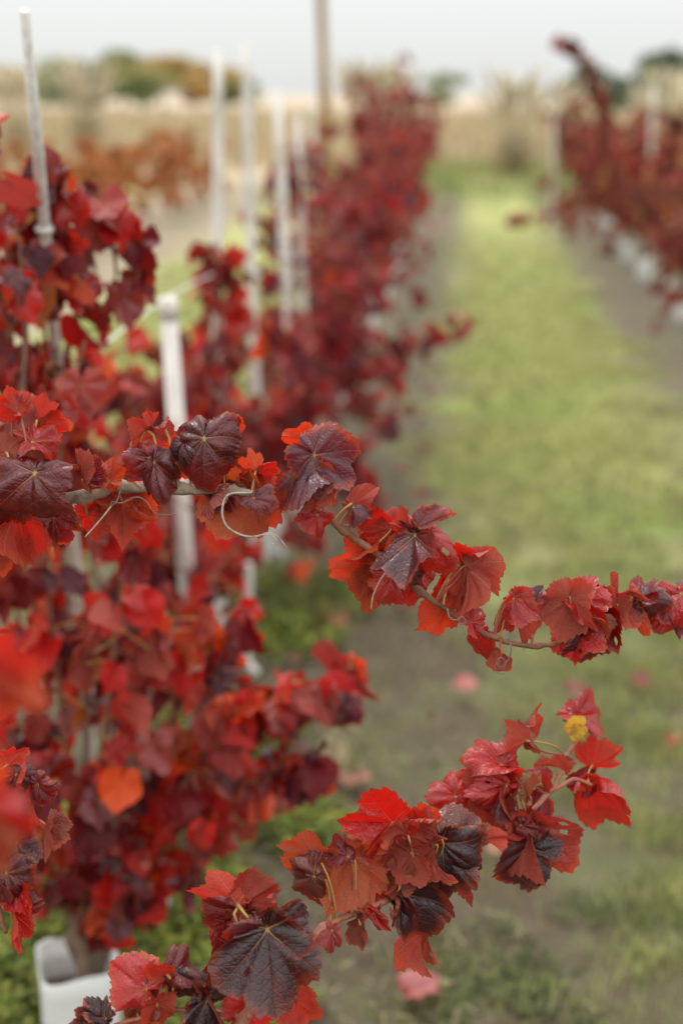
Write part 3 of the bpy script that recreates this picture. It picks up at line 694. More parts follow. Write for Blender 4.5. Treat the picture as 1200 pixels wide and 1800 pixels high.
PAL_C = [((.20, .030, .020), 7), ((.07, .014, .012), 7), ((.15, .045, .028), 6), ((.32, .10, .05), 6), ((.26, .020, .018), 3), ((.34, .17, .06), 2)]
PAL_D = [((.44, .19, .06), 8), ((.36, .13, .05), 5), ((.42, .15, .03), 5), ((.36, .21, .06), 4), ((.22, .20, .05), 2)]
def pick(pal, rng):
    s = sum(w for _, w in pal); u = rng.uniform(0, s)
    for c, w in pal:
        u -= w
        if u <= 0: return c
    return pal[0][0]
def leaf_pose(q, tangent, axis_pt, rng, size):
    out = Vector((q.x-axis_pt.x, q.y-axis_pt.y, 0)); out = out.normalized() if out.length > 1e-3 else Vector((1, 0, 0))
    rv = Vector((rng.uniform(-1, 1), rng.uniform(-1, 1), rng.uniform(-.4, .6)))
    dirv = (out*.5 + rv).normalized(); dist = rng.uniform(.025, .06)
    J = q + dirv*dist
    tip = (Vector((0, 0, -1))*rng.uniform(.5, 1.6) + dirv*.6 + Vector((rng.uniform(-.6, .6), rng.uniform(-.6, .6), rng.uniform(-.2, .2)))).normalized()
    nrm = (Vector((0, 0, .45)) + dirv*.7 + Vector((rng.gauss(0, .8), rng.gauss(0, .8), rng.gauss(0, .35)))).normalized()
    if abs(nrm.dot(tip)) > .9: nrm = tip.orthogonal()
    return J, tip, nrm
def vine_leaves(root, paths, n, pal, rng, mode, axis, lmin=.032, lmax=.052, start=.12, extra=0):
    """mode 'mid'/'soft': every leaf its own object; 'far': one joined foliage mesh"""
    weights = [sum((p[i+1]-p[i]).length for i in range(len(p)-1)) for p in paths]; tot = sum(weights)
    mb = MB(); shapes = EXTRA if mode == 'mid' else FAR
    for k in range(n+extra):
        u = rng.uniform(0, tot); i = 0
        while u > weights[i] and i < len(paths)-1: u -= weights[i]; i += 1
        p = paths[i]; s = start + (1-start)*rng.random(); idx = min(int(s*(len(p)-1)), len(p)-2); q = p[idx].lerp(p[idx+1], rng.random())
        size = rng.uniform(lmin, lmax); J, tip, nrm = leaf_pose(q, p[idx+1]-p[idx], axis, rng, size)
        col = jit(pick(pal, rng), rng, .25); Mx = frame(J, tip, nrm, size)
        if J.y < 2.98 and 1.5-J.z < .36*J.y and abs(J.x - POST_X*J.y/2.95) < .042: continue      # keep the short post clear of leaves on the aisle side
        if mode in ('mid', 'soft') and k < n:
            me = rng.choice(MID if mode == 'mid' else SOFT)
            place_leaf(root, me, Mx, col, rng.choice((.1, .3, .6)), q if mode == 'mid' else None, .0012, M_PET, tip, nrm)
        else:
            V, F, _, _ = rng.choice(shapes); base = len(mb.v); off = root.location
            mb.add([tuple((Mx @ Vector(v)) - off) for v in V], F, col)
    if mb.v:
        o = link('foliage', mb.mesh('foliage', [M_FOL]), root); o['kind'] = 'stuff'
def trunk_mesh(root, x, y, h, rng, r=.016):
    mb = MB(); pts = [(x, y, -.04), (x+rng.uniform(-.02, .02), y, h*.4), (x+rng.uniform(-.03, .03), y+rng.uniform(-.02, .02), h*.75), (x+rng.uniform(-.02, .02), y, h)]
    pa = smooth_path(pts, 4); mb.tube(pa, [r*rng.uniform(.85, 1.2) for _ in pa], 8); child_mesh('trunk', mb, [M_TRUNK], root); return Vector(pts[-1])

def vine(x, y, H, label, group, pal, mode, n, seed, spread=.45, cross=.22, arms=(), ncanes=6, lmin=.032, lmax=.052, zlow=.32, extra=0):
    rng = random.Random(seed)
    root = thing('grape_vine', label, 'grapevine', (x, y, 0), group); head = trunk_mesh(root, x, y, zlow, rng)
    paths = []
    for k in range(ncanes):
        a = (k+.5)/ncanes*2-1; top = H*rng.uniform(.72, 1.0); ey = y + a*spread*rng.uniform(.7, 1.1); ex = x + rng.uniform(-cross, cross)
        pts = [head, head.lerp(Vector((ex, ey, top)), .35) + Vector((rng.uniform(-.05, .05), a*.08, .0)), Vector((ex*.8+x*.2, ey, top*.75+.05)), Vector((ex+rng.uniform(-.08, .08), ey+rng.uniform(-.08, .08), top))]
        if rng.random() < .5: pts.append(pts[-1] + Vector((rng.uniform(-.15, .25), rng.uniform(-.15, .15), -rng.uniform(.02, .2))))
        paths.append(pts)
    for k in range(4):      # short drooping shoots low on the vine
        a = rng.uniform(0, 6.28); l = rng.uniform(.2, .5)
        paths.append([head, head + Vector((math.cos(a)*cross*.6, math.sin(a)*l*.6, .08)), head + Vector((math.cos(a)*cross*1.1, math.sin(a)*l, -.04)), head + Vector((math.cos(a)*cross*1.2, math.sin(a)*l*1.2, -.14))])
    for arm in arms: paths.append([head] + [Vector(p) for p in arm])
    sp_ = []
    for i, pts in enumerate(paths):
        if mode == 'far' : 
            pa = smooth_path(pts, 3); mb = MB(); mb.tube(pa, [lerp(.006, .002, j/len(pa)) for j in range(len(pa))], 4); child_mesh('cane', mb, [M_CANE], root)
        else: pa, _ = cane(root, pts, .006, .0018, M_CANE, nodes=False, seed=seed+i, sub=5)
        sp_.append(pa)
    vine_leaves(root, sp_, n, pal, rng, mode, Vector((x, y, .6)), lmin, lmax, extra=extra)
    return root

def sleeve(x, y, label, group, w=.064, h=.26, seed=1, rot=.4):
    rng = random.Random(seed); mb = MB(); n = 28; vs = []; fs = []
    def ring(z, s, e, dz=0):
        out = []
        for j in range(n):
            a = 2*math.pi*j/n; c, s_ = math.cos(a), math.sin(a); r = 1/((abs(c)**e+abs(s_)**e)**(1/e))
            r *= 1 + .03*math.sin(2*a+seed); out.append((c*r*s, s_*r*s, z + dz*(math.sin(a*2+seed)*.7+math.sin(a*3)*.4)))
        return out
    prof = [(-.03, w, 6, 0), (h*.25, w*1.01, 6, 0), (h*.55, w*.985, 6, 0), (h*.8, w*1.0, 5, .002), (h, w*1.04, 4.5, .007), (h+.0015, w*1.02, 4.5, .007), (h*.8, w*.975, 5, .002), (h*.5, w*.96, 6, 0)]
    for pz, ps, pe, pd in prof: vs += ring(pz, ps, pe, pd)
    for k in range(len(prof)-1):
        for j in range(n): fs.append((k*n+j, k*n+(j+1) % n, (k+1)*n+(j+1) % n, (k+1)*n+j))
    mb.add(vs, fs)
    root = thing('grow_sleeve', label, 'plant sleeve', (x, y, 0), group); root.rotation_euler.z = rot
    link('sleeve_wall', mb.mesh('sleeve_wall', [M_SLEEVE]), root)
    sb = MB(); rr = ring(h*.62, w*.965, 6, .0); sb.add(rr+[(0, 0, h*.68)], [(j, (j+1) % n, n) for j in range(n)]); link('soil', sb.mesh('soil', [M_SOIL]), root)
    return root

def stake(base, top, r, label, group, seed=1, mat=M_STAKE, tie=None):
    rng = random.Random(seed); base, top = Vector(base), Vector(top); L = (top-base).length; mb = MB(); pts, rads = [], []
    s = 0.0; nxt = .1
    cuts = []
    while nxt < L-.05: cuts.append(nxt); nxt += rng.uniform(.13, .2)
    marks = sorted([(0.0, 1.0), (L, .8)] + [(c+d, f) for c in cuts for d, f in ((-.008, 1.0), (-.003, 1.08), (.0, .96), (.003, 1.07), (.008, 1.0))])
    bend = Vector((rng.uniform(-1, 1), rng.uniform(-1, 1), 0))*.008
    for m_, f in marks: u = m_/L; pts.append(base.lerp(top, u)+bend*math.sin(u*3.1)); rads.append(r*f*lerp(1.08, .88, u))
    mb.tube(pts, rads, 10); root = thing('bamboo_stake', label, 'stake', base, group)
    child_mesh('cane_rod', mb, [mat], root)
    if tie:
        for z in tie:
            u = (z-base.z)/(top.z-base.z); p = base.lerp(top, u); d = (top-base).normalized(); tb = MB()
            tb.tube([p-d*.004, p, p+d*.004], [r*1.35, r*1.5, r*1.35], 10); child_mesh('tie', tb, [M_TAPE], root)
    return root

# nearest vine of the staked row (individual leaves)
Y1 = 1.93
b1 = PY(140, 1672, Y1); X1 = b1.x
root1 = thing('grape_vine', 'bushy crimson grapevine growing out of the large white sleeve beside the tall stake', 'grapevine', (X1, Y1, 0))
def q1(px, py, dy=0.0): return PY(px, py, Y1+dy)
C1 = [
 [(140, 1640), (130, 1480), (110, 1250), (80, 1000), (80, 760), (80, 520), (100, 300)],
 [(140, 1640), (150, 1500), (150, 1250), (115, 1000), (105, 800), (100, 600), (110, 420), (120, 290)],
 [(135, 1640), (90, 1450), (50, 1200), (10, 900), (20, 600), (10, 400)],
 [(150, 1640), (200, 1450), (250, 1280), (280, 1160), (300, 1090)],
 [(150, 1640), (220, 1500), (310, 1400), (400, 1260), (480, 1240), (580, 1215)],
 [(150, 1640), (230, 1560), (340, 1460), (440, 1380), (520, 1350)],
 [(140, 1640), (170, 1400), (200, 1150), (220, 980), (225, 900)],
 [(145, 1640), (200, 1580), (300, 1520), (350, 1440), (330, 1330)],
 [(140, 1640), (100, 1560), (70, 1400), (60, 1150), (70, 900), (60, 700)],
 [(105, 800), (115, 640), (150, 480), (170, 390), (200, 440), (205, 520)],
 [(20, 600), (-20, 420), (-35, 220)],
 [(60, 900), (40, 720), (45, 560), (30, 380)],
 [(90, 900), (110, 760), (130, 680), (150, 600)],
 [(150, 1640), (230, 1500), (330, 1300), (380, 1150), (400, 1080)],
 [(150, 1640), (210, 1480), (260, 1380), (310, 1240), (345, 1130)],
]
r1 = random.Random(11); p1 = []
for k, pts in enumerate(C1):
    dy = r1.uniform(-.14, .14)
    pa, _ = cane(root1, [q1(x, y, dy*min(1, (1640-y)/500)) for x, y in pts], .0055, .0018, M_CANEG if k % 2 else M_CANE, nodes=True, seed=60+k, sub=6); p1.append(pa)
mb = MB(); tb = smooth_path([q1(150, 1760), q1(160, 1700), q1(142, 1650), q1(128, 1600)], 5); mb.tube(tb, [.022]*6+[.024]*6+[.012]*4, 9)
tb = smooth_path([q1(165, 1700), q1(190, 1640), q1(215, 1590)], 5); mb.tube(tb, [.018]*6+[.010]*5, 8); child_mesh('trunk', mb, [M_TRUNK], root1)
vine_leaves(root1, p1 + [p1[4], p1[5], p1[4][18:]], 300, PAL_A, r1, 'mid', Vector((X1, Y1+.1, .7)), .028, .046, start=.13, extra=260)
sleeve(PY(139, 1720, Y1).x, Y1, 'large white open-topped sleeve around the base of the bushy crimson vine', 'white sleeves at the vine bases', w=.060, h=PY(139, 1692, Y1-.06).z-.035, seed=3, rot=.35)
sb = PY(190, 1690, Y1+.62); sb.z = -.05
stake(sb, PY(44, 20, Y1-.20), .0088, 'tall thin weathered bamboo stake standing in the bushy crimson vine', 'stakes of the near row', 3, tie=(1.33, 1.22))
# metal peg beside the sleeve
a = PY(287, 1600, 2.3); bt = PY(270, 1690, 2.3); dirv = (bt-a).normalized()
mb = MB(); mb.tube([a - dirv*.05, a, bt, bt + dirv*((bt.z+.05)/abs(dirv.z))], .0095, 8)
tag(link('metal_peg', mb.mesh('metal_peg', [M_METAL])), 'leaning grey metal peg in the weeds beside the large white sleeve', 'peg')

# short pale post with the line running over it
YP = 2.95
pt = PY(296, 535, YP); pbm = PY(331, 1060, YP); d_ = (pbm-pt); pb = pt + d_*((pt.z+.06)/-d_.z)
mb = MB(); mb.tube([pb, pb.lerp(pt, .5), pt], [.0185, .0185, .0175], 14)
post = thing('trellis_post', 'short thick pale post carrying the line, behind the bushy crimson vine', 'post', (pb.x, pb.y, 0))
child_mesh('shaft', mb, [M_POST], post)
mb = MB(); mb.tube([pt-Vector((0, 0, .03)), pt-Vector((0, 0, .002)), pt+Vector((0, 0, .012)), pt+Vector((0, 0, .016))], [.0215, .0215, .019, .012], 14); child_mesh('cap', mb, [M_POST], post)
# line along the row
lz = pt.z + .016; lx = pt.x
pts = [Vector((lx-.01, .35, lz-.05)), Vector((lx, 1.2, lz-.025)), Vector((lx, 2.1, lz-.015)), Vector((lx, YP, lz)), PY(384, 478, 3.7)]
mb = MB(); mb.tube(smooth_path(pts, 6), .0023, 8); tag(link('trellis_line', mb.mesh('trellis_line', [M_HOSE])), 'pale trellis line stretched over the short post along the row', 'line')

# following vines of the near row
XR = -0.63
vine(XR-.03, 2.56, .86, 'slim red grapevine between the bushy crimson vine and the short pale post', None, PAL_A, 'mid', 170, 77, spread=.2, cross=.14, ncanes=8, lmin=.028, lmax=.046, extra=160)
ORD = ['second', 'third', 'fourth', 'fifth', 'sixth', 'seventh', 'eighth', 'ninth', 'tenth', 'eleventh', 'twelfth', 'thirteenth', 'fourteenth', 'fifteenth', 'sixteenth']
ys = [3.25, 4.35, 5.5, 6.7, 7.9, 9.1, 10.3, 11.6, 12.9, 14.2, 15.4]
for i, yv in enumerate(ys):
    rr = random.Random(400+i); mode = 'mid' if i < 1 else ('soft' if i < 4 else 'far')
    H = [1.0, .86, 1.14, 1.30, 1.32, 1.36, 1.42, 1.45, 1.5, 1.5, 1.52, 1.5, 1.55, 1.5][i]
    arms = []
    if i == 1: arms = [[PY(560, 800, 4.3), PY(640, 770, 4.25), PY(685, 735, 4.2)]]
    if i == 2: arms = [[PY(640, 640, 5.4), PY(720, 605, 5.3), PY(812, 570, 5.2)], [PY(560, 660, 5.4), PY(640, 650, 5.3), PY(700, 640, 5.3)]]
    if i == 0: arms = [[PY(250, 720, 3.2), PY(220, 690, 3.1)], [PY(385, 560, 3.62), PY(385, 480, 3.62), PY(375, 450, 3.62)]]
    lab = 'red grapevine, %s in the staked row after the bushy crimson vine' % (['first']+ORD)[i]
    n = 250 if i < 4 else 330
    H *= rr.uniform(.84, 1.06) if i > 3 else 1
    if i > 3:
        for _ in range(3): sx_ = XR + rr.uniform(-.45, .25); sy_ = yv + rr.uniform(-.5, .5); arms.append([Vector((XR, yv, .8)), Vector((sx_*.6+XR*.4, sy_, H*.95)), Vector((sx_, sy_, H*rr.uniform(.9, 1.22)))])
    vine(XR + rr.uniform(-.04, .04), yv, H, lab, None, PAL_B if i > 0 else PAL_A, mode, n, 500+i, spread=.62, cross=.27 if i else .2, arms=arms, ncanes=11, lmin=.030, lmax=.050, extra=(330 if 0 < i < 4 else 420 if i == 0 else 0))
    if i < 9:
        sleeve(XR + rr.uniform(-.03, .03), yv, 'white sleeve of the %s vine in the staked row after the bushy crimson one' % (['first']+ORD)[i], 'white sleeves at the vine bases', seed=30+i, rot=rr.uniform(0, 1.5), h=.2, w=.055)
# stakes of the near row: (top px, low px, distance)
for i, (tx, ty, bx, by, yv, lab) in enumerate([
    (384, 88, 386, 665, 3.7, 'tall pale stake next after the short post, standing free above the low vines'),
    (433, 78, 450, 605, 4.5, 'tall pale stake second beyond the short post'),
    (487, 158, 511, 608, 5.0, 'pale stake third beyond the short post, slanting slightly'),
    (524, 205, 530, 400, 6.2, 'pale stake fourth beyond the short post, half buried in red leaves'),
    (548, 180, 552, 330, 8.4, 'far pale stake fifth beyond the short post, mostly hidden in red leaves')]):
    t_ = PY(tx, ty, yv); l_ = PY(bx, by, yv); d_ = l_-t_; b_ = t_ + d_*((t_.z+.05)/-d_.z)
    stake(b_, t_, [.0155, .0165, .0185, .018, .017][i], lab, 'stakes of the near row', 20+i, M_POST, tie=(.95,))
# white drip peg by the second sleeve
mb = MB(); a = PY(437, 1040, 3.5); b_ = PY(432, 1150, 3.5); c_ = PY(452, 1176, 3.5); c_.z = min(c_.z, .01)
mb.tube(smooth_path([a + Vector((0, 0, .08)), a, b_, c_], 4), .011, 8)
tag(link('plastic_peg', mb.mesh('plastic_peg', [M_POST])), 'bent white plastic peg in the dirt under the second vine', 'peg')

# right-hand row
for i, yv in enumerate([8.6, 9.7, 10.8, 11.9, 13.1, 14.3, 15.6, 17, 18.5]):
    rr = random.Random(600+i); x = 1.46 + rr.uniform(-.04, .04)
    arms = []
    if i == 3: arms = [[PY(1050, 330, 12.0), PY(1065, 240, 12.0), PY(1052, 160, 12.0), PY(1030, 105, 12.0), PY(985, 72, 12.0)]]*4 + [[PY(1040, 330, 11.8), PY(970, 380, 11.7), PY(900, 385, 11.6)]]*2
    if i == 5: arms = [[PY(1060, 300, 14), PY(990, 300, 14), PY(950, 330, 14)]]
    vine(x, yv, [1.22, 1.36, 1.20, 1.42, 1.3, 1.38, 1.2, 1.42, 1.3][i], 'brownish red grapevine, %s from the open end of the row across the grass aisle' % (['first']+ORD)[i], None, PAL_C, 'far', 420, 700+i, spread=.62, cross=.40, arms=arms, ncanes=9, lmin=.038, lmax=.062, zlow=.32)
    sleeve(x, yv, 'white sleeve at the base of the %s vine in the row across the grass aisle' % (['first']+ORD)[i], 'white sleeves at the vine bases', seed=50+i, rot=rr.uniform(0, 1.5), h=.21, w=.046)
for i, (px_, py_, yv) in enumerate([(974, 125, 17.6), (1148, 150, 12.6)]):
    t_ = PY(px_, py_, yv); stake((t_.x+.03, yv, -.05), t_, .019, ['slim pale stake at the far end of the row across the aisle', 'pale stake among brownish red leaves of the row across the aisle'][i], 'stakes of the far rows', 40+i, M_POST)
# far left row
for i, yv in enumerate([11.8, 13.2, 14.6, 16.0, 17.4, 18.8, 20.2]):
    rr = random.Random(800+i); x = -3.9 + rr.uniform(-.1, .1)
    vine(x, yv, 1.0 + rr.uniform(-.1, .12), 'low rusty orange grapevine, %s in the row beyond the stakes' % (['first']+ORD)[i], None, PAL_D, 'far', 480, 900+i, spread=.65, cross=.36, ncanes=8, lmin=.04, lmax=.06, zlow=.34)
    sleeve(x, yv, 'white sleeve under the %s rusty orange vine beyond the stakes' % (['first']+ORD)[i], 'white sleeves at the vine bases', seed=70+i, rot=rr.uniform(0, 1.5), h=.2, w=.05)

# tall wooden pole
YW = 15.0; t_ = PY(556, -260, YW); l_ = PY(570, 220, YW)
rw = random.Random(3); d_ = l_-t_; b_ = t_ + d_*((t_.z+.2)/-d_.z); mb = MB()
mb.tube([b_.lerp(t_, k/14) + Vector((rw.uniform(-.018, .018), rw.uniform(-.018, .018), 0)) for k in range(15)], [lerp(.062, .046, k/14)*rw.uniform(.92, 1.1) for k in range(15)], 9)
tag(link('wooden_pole', mb.mesh('wooden_pole', [M_WOODPOLE])), 'tall rough brown wooden pole rising above the vines against the sky', 'pole')

# ------------------------------------------------------------------ fallen leaves
fr = random.Random(9)
for (px_, py_, s, c, lab) in [
    (820, 1206, .046, (.50, .16, .14), 'pale pink fallen leaf on the dirt edge of the grass'),
    (622, 1372, .05, (.34, .14, .07), 'tan brown fallen leaf lying near a wisp of straw'),
    (880, 1490, .05, (.46, .22, .12), 'pale orange fallen leaf under the lower cane'),
    (1180, 1300, .030, (.42, .11, .03), 'small orange fallen leaf alone on the grass'),
    (728, 1738, .052, (.48, .15, .14), 'pink crinkled fallen leaf lying below the lower cane'),
    (1010, 1210, .04, (.22, .06, .035), 'brown fallen leaf on grass below the tip of the upper cane'),
    (1120, 1195, .04, (.24, .07, .05), 'dull red fallen leaf on the grass below the cane tip'),
    (585, 1090, .05, (.48, .20, .09), 'peach fallen leaf on the dark dirt strip'),
    (700, 1035, .05, (.30, .12, .07), 'brown fallen leaf on the dirt strip in the shade of the row'),
    (780, 1732, .016, (.30, .36, .14), 'tiny pale green fallen leaf by the pink crinkled leaf')]:
    g_ = G(px_, py_, .022); me = leaf_mesh('fallen_leaf', M_LEAF, fr, nang=40, nrad=4, fold=(fr.uniform(.1, .7), fr.uniform(.1, .7)), curl=fr.uniform(-.9, .3), wave=.14)
    o = link('fallen_leaf', me); a = fr.uniform(0, 6.28)
    o.matrix_basis = frame(g_, Vector((math.cos(a), math.sin(a), 0)), Vector((fr.uniform(-.3, .3), fr.uniform(-.5, .1), 1)), s)
    o.color = (*c, .1); tag(o, lab, 'leaf', 'leaves fallen on the ground')

dr = random.Random(21)
DRYL = [leaf_mesh('dry_leaf', M_LEAF, dr, nang=40, nrad=3, fold=(dr.uniform(.3, 1.0), dr.uniform(.3, 1.0)), curl=dr.uniform(-1.4, .8), roll=dr.uniform(-1, 1), wave=.18) for _ in range(5)]
for k in range(26):
    y_ = 2.3 + 5*dr.random()**1.3; x_ = dr.gauss(-.36, .22); a = dr.uniform(0, 6.28); o = link('fallen_leaf', DRYL[k % 5])
    o.matrix_basis = frame(Vector((x_, y_, .018)), Vector((math.cos(a), math.sin(a), 0)), Vector((dr.uniform(-.4, .4), dr.uniform(-.4, .4), 1)), dr.uniform(.022, .04))
    o.color = (*jit(dr.choice([(.16, .075, .04), (.22, .10, .055), (.13, .055, .035), (.26, .13, .07)]), dr, .2), 0)
    tag(o, 'small curled dry brown leaf on the bare strip under the staked row', 'leaf', 'dry leaves on the bare strip')

# ------------------------------------------------------------------ grass, weeds, litter
def blades(name, pts, hmin, hmax, width, pal, seed, lean=.5, mat=M_GRASS, label=None, segs=2, kind='stuff', cat='grass'):
    rng = np.random.default_rng(seed); n = len(pts); pts = np.asarray(pts)
    h = rng.uniform(hmin, hmax, n); a = rng.uniform(0, 2*math.pi, n); la = rng.uniform(0, 2*math.pi, n); ll = rng.uniform(.1, 1, n)*lean*h
    w = width*rng.uniform(.6, 1.3, n); sx, sy = np.cos(a)*w, np.sin(a)*w; lx_, ly_ = np.cos(la)*ll, np.sin(la)*ll
    V = np.empty((n, 5, 3)); x, y, z = pts[:, 0], pts[:, 1], pts[:, 2]
    V[:, 0] = np.stack([x-sx, y-sy, z-.01], 1); V[:, 1] = np.stack([x+sx, y+sy, z-.01], 1)
    V[:, 2] = np.stack([x+lx_*.4-sx*.8, y+ly_*.4-sy*.8, z+h*.6], 1); V[:, 3] = np.stack([x+lx_*.4+sx*.8, y+ly_*.4+sy*.8, z+h*.6], 1)
    V[:, 4] = np.stack([x+lx_*1.1, y+ly_*1.1, z+h*.95], 1)
    b = (np.arange(n)*5)[:, None]
    quads = np.concatenate([b, b+1, b+3, b+2], 1); tris = np.concatenate([b+2, b+3, b+4], 1)
    me = bpy.data.meshes.new(name); me.vertices.add(n*5); me.vertices.foreach_set('co', V.astype(np.float32).ravel())
    loops = np.concatenate([quads, tris], 1).ravel(); me.loops.add(len(loops)); me.loops.foreach_set('vertex_index', loops.astype(np.int32))
    st = np.empty(n*2, dtype=np.int32); st[0::2] = np.arange(n)*7; st[1::2] = np.arange(n)*7+4
    me.polygons.add(n*2); me.polygons.foreach_set('loop_start', st)
    me.update(calc_edges=True); me.validate()
    pal = np.array(pal); c = pal[rng.integers(0, len(pal), n)]*rng.uniform(.75, 1.25, (n, 1)); c = np.repeat(np.concatenate([c, np.ones((n, 1))], 1), 5, axis=0)
    at = me.color_attributes.new('tint', 'FLOAT_COLOR', 'POINT'); at.data.foreach_set('color', c.astype(np.float32).ravel())
    me.materials.append(mat); o = link(name, me); tag(o, label, cat, None, kind); return o
GP = [(.27, .31, .09), (.31, .34, .11), (.34, .36, .13), (.39, .38, .17), (.25, .27, .10), (.42, .39, .21)]
from mathutils import noise as mn
def scatter(n, x0, x1, y0, y1, dens, seed, power=1.0):
    rng = random.Random(seed); out = []
    while len(out) < n:
        x = rng.uniform(x0, x1); y = y0 + (y1-y0)*rng.random()**power
        if rng.random() < dens(x, y): out.append((x, y, .0))
    return out
def d_aisle(x, y):
    d = min(abs(x-r) for r in ROWS) + .3*mn.noise(Vector((x*2.2, y*2.2, 1)))
    d -= .4*max(0, min(1, (5.2-y)/2.8))
    if mn.noise(Vector((x*3.1, y*3.1, 9))) < -.12 and y < 5: return .06
    if y > 6: d = d - .0; fade = max(.02, 1-(y-6)/13)
    else: fade = 1
    f = fade*min(1, max(0.03, (d-.38)/.3)); c = mn.noise(Vector((x*7, y*7, 5)))*(.9 if y < 4 else .35) + .6
    return f*min(1, max(.08, c))
blades('grass', scatter(62000, -.5, 1.5, 1.9, 20, d_aisle, 1, 1.9), .012, .04, .0016, GP, 1, .9, label='short worn grass covering the aisle between the rows')
blades('grass', scatter(22000, -2.7, -1.1, 2.2, 13, d_aisle, 2, 1.3), .02, .06, .003, GP, 2, .8, label='short grass behind the staked row')
# clods and dead litter on the bare strips
def litter():
    rng = random.Random(8); mb = MB()
    for _ in range(5200):
        y = 1.9 + 7*rng.random()**1.7; x = -.61 + rng.gauss(0, .36)
        if rng.random() < .55:
            s = rng.uniform(.003, .011); c = (Vector((x, y, .008))); k = rng.uniform(.06, .2); col = (k*1.1, k*.92, k*.68)
            vs = [c + Vector((rng.uniform(.6, 1.2)*s*dx, rng.uniform(.6, 1.2)*s*dy, rng.uniform(.5, 1)*s*dz)) for dx, dy, dz in ((1, 0, 0), (-1, 0, 0), (0, 1, 0), (0, -1, 0), (0, 0, 1), (0, 0, -1))]
            mb.add(vs, [(0, 2, 4), (2, 1, 4), (1, 3, 4), (3, 0, 4), (2, 0, 5), (1, 2, 5), (3, 1, 5), (0, 3, 5)], col)
        else:
            a = rng.uniform(0, 6.28); l = rng.uniform(.012, .05); d = Vector((math.cos(a), math.sin(a), rng.uniform(-.1, .15)))*l; w = Vector((-math.sin(a), math.cos(a), 0))*.0013; c = Vector((x, y, .010+rng.random()*.008))
            k = rng.uniform(.5, 1.3); mb.add([c-w, c+w, c+d+w, c+d-w], [(0, 1, 2, 3)], (.34*k, .28*k, .19*k))
    o = link('litter', mb.mesh('litter', [M_DRY], False)); tag(o, 'crumbs of soil and dead straw over the bare strip', 'litter', None, 'stuff')
litter()
# straw wisp on the dirt
g0 = G(575, 1335, 0); rng = random.Random(4); mb = MB()
for k in range(70):
    a = rng.gauss(-.9, .5); l = rng.uniform(.06, .16); s = g0 + Vector((rng.gauss(0, .02), rng.gauss(.03, .05), .0)); e = s + Vector((math.cos(a)*l*.5, math.sin(a)*l, rng.uniform(.0, .06)))
    mb.tube([s, s.lerp(e, .5)+Vector((0, 0, .03)), e], [.0016, .0014, .0006], 4, col=tuple(v*rng.uniform(.8, 1.2) for v in (.55, .45, .30)))
tag(link('straw_tuft', mb.mesh('straw_tuft', [M_DRY])), 'bleached wisp of dry straw on the dirt under the crimson vine', 'straw')
# leafy weeds
def weeds(seed, spots, label, lf=1.0, pal=None):
    rng = random.Random(seed); mb = MB()
    for (cx, cy, rad, n, hh) in spots:
        for _ in range(n):
            a = rng.uniform(0, 6.28); q = rad*math.sqrt(rng.random()); p = Vector((cx+q*math.cos(a), cy+q*math.sin(a), -.01))
            h = hh*rng.uniform(.3, 1)*(1-.5*q/rad); top = p + Vector((rng.uniform(-.03, .03), rng.uniform(-.03, .03), h)); c = rng.choice(pal or [(.16, .21, .03), (.23, .26, .04), (.11, .15, .03), (.27, .27, .05)])
            mb.tube([p, top], [.0012, .0008], 3, col=c, caps=False)
            for _l in range(4):
                d = Vector((rng.uniform(-1, 1), rng.uniform(-1, 1), rng.uniform(-.1, .5))).normalized(); l = rng.uniform(.012, .028)*lf; s = d.cross(Vector((0, 0, 1)))
                s = (s.normalized() if s.length > .05 else Vector((1, 0, 0)))*l*.36; b_ = p.lerp(top, rng.uniform(.4, 1)); k = rng.uniform(.7, 1.3)
                mb.add([b_, b_+d*l*.5+s+Vector((0, 0, .003)), b_+d*l, b_+d*l*.5-s+Vector((0, 0, .003))], [(0, 1, 2), (0, 2, 3)], tuple(v*k for v in c))
    o = link('weeds', mb.mesh('weeds', [M_GRASS])); tag(o, label, 'weeds', None, 'stuff')
def gs(px_, py_, rad, n, hh): g_ = G(px_, py_); return (g_.x, g_.y, rad, n, hh)
weeds(3, [gs(20, 1690, .22, 420, .16), gs(60, 1790, .15, 260, .12), gs(30, 1560, .3, 380, .2), gs(250, 1560, .2, 260, .13), gs(300, 1640, .16, 200, .08), gs(520, 1450, .12, 170, .07), gs(400, 1290, .2, 240, .14), gs(520, 1060, .25, 260, .18), gs(510, 1130, .15, 150, .12), gs(340, 1780, .2, 200, .08)], 'leafy yellow green weeds growing round the vine bases')
weeds(4, [gs(820+fr.uniform(-80, 300), fr.uniform(1480, 1790), .06, 40, .018) for _ in range(14)], 'low clover patches in the worn grass', .4, [(.14, .16, .06), (.19, .21, .08), (.11, .13, .05)])
# far end of the aisle: taller green grass, then dry field
blades('tall_grass', scatter(8000, -3, 7, 19, 31, lambda x, y: min(1, (y-18.5)/9)*(.15+.85*max(0, mn.noise(Vector((x*.7, y*.5, 2)))+.3)), 5), .08, .38, .012, [(.28, .33, .11), (.34, .37, .14), (.42, .40, .20), (.22, .28, .09)], 5, .6, label='tall green grass closing off the far end of the aisle')
blades('dry_field_grass', scatter(42000, -36, 32, 29, 100, lambda x, y: 1, 6, 1.3), .35, .85, .022, [(.50, .40, .25), (.42, .33, .21), (.56, .46, .32), (.38, .32, .18)], 6, .5, M_DRY, 'dry tan grass covering the field behind the rows')

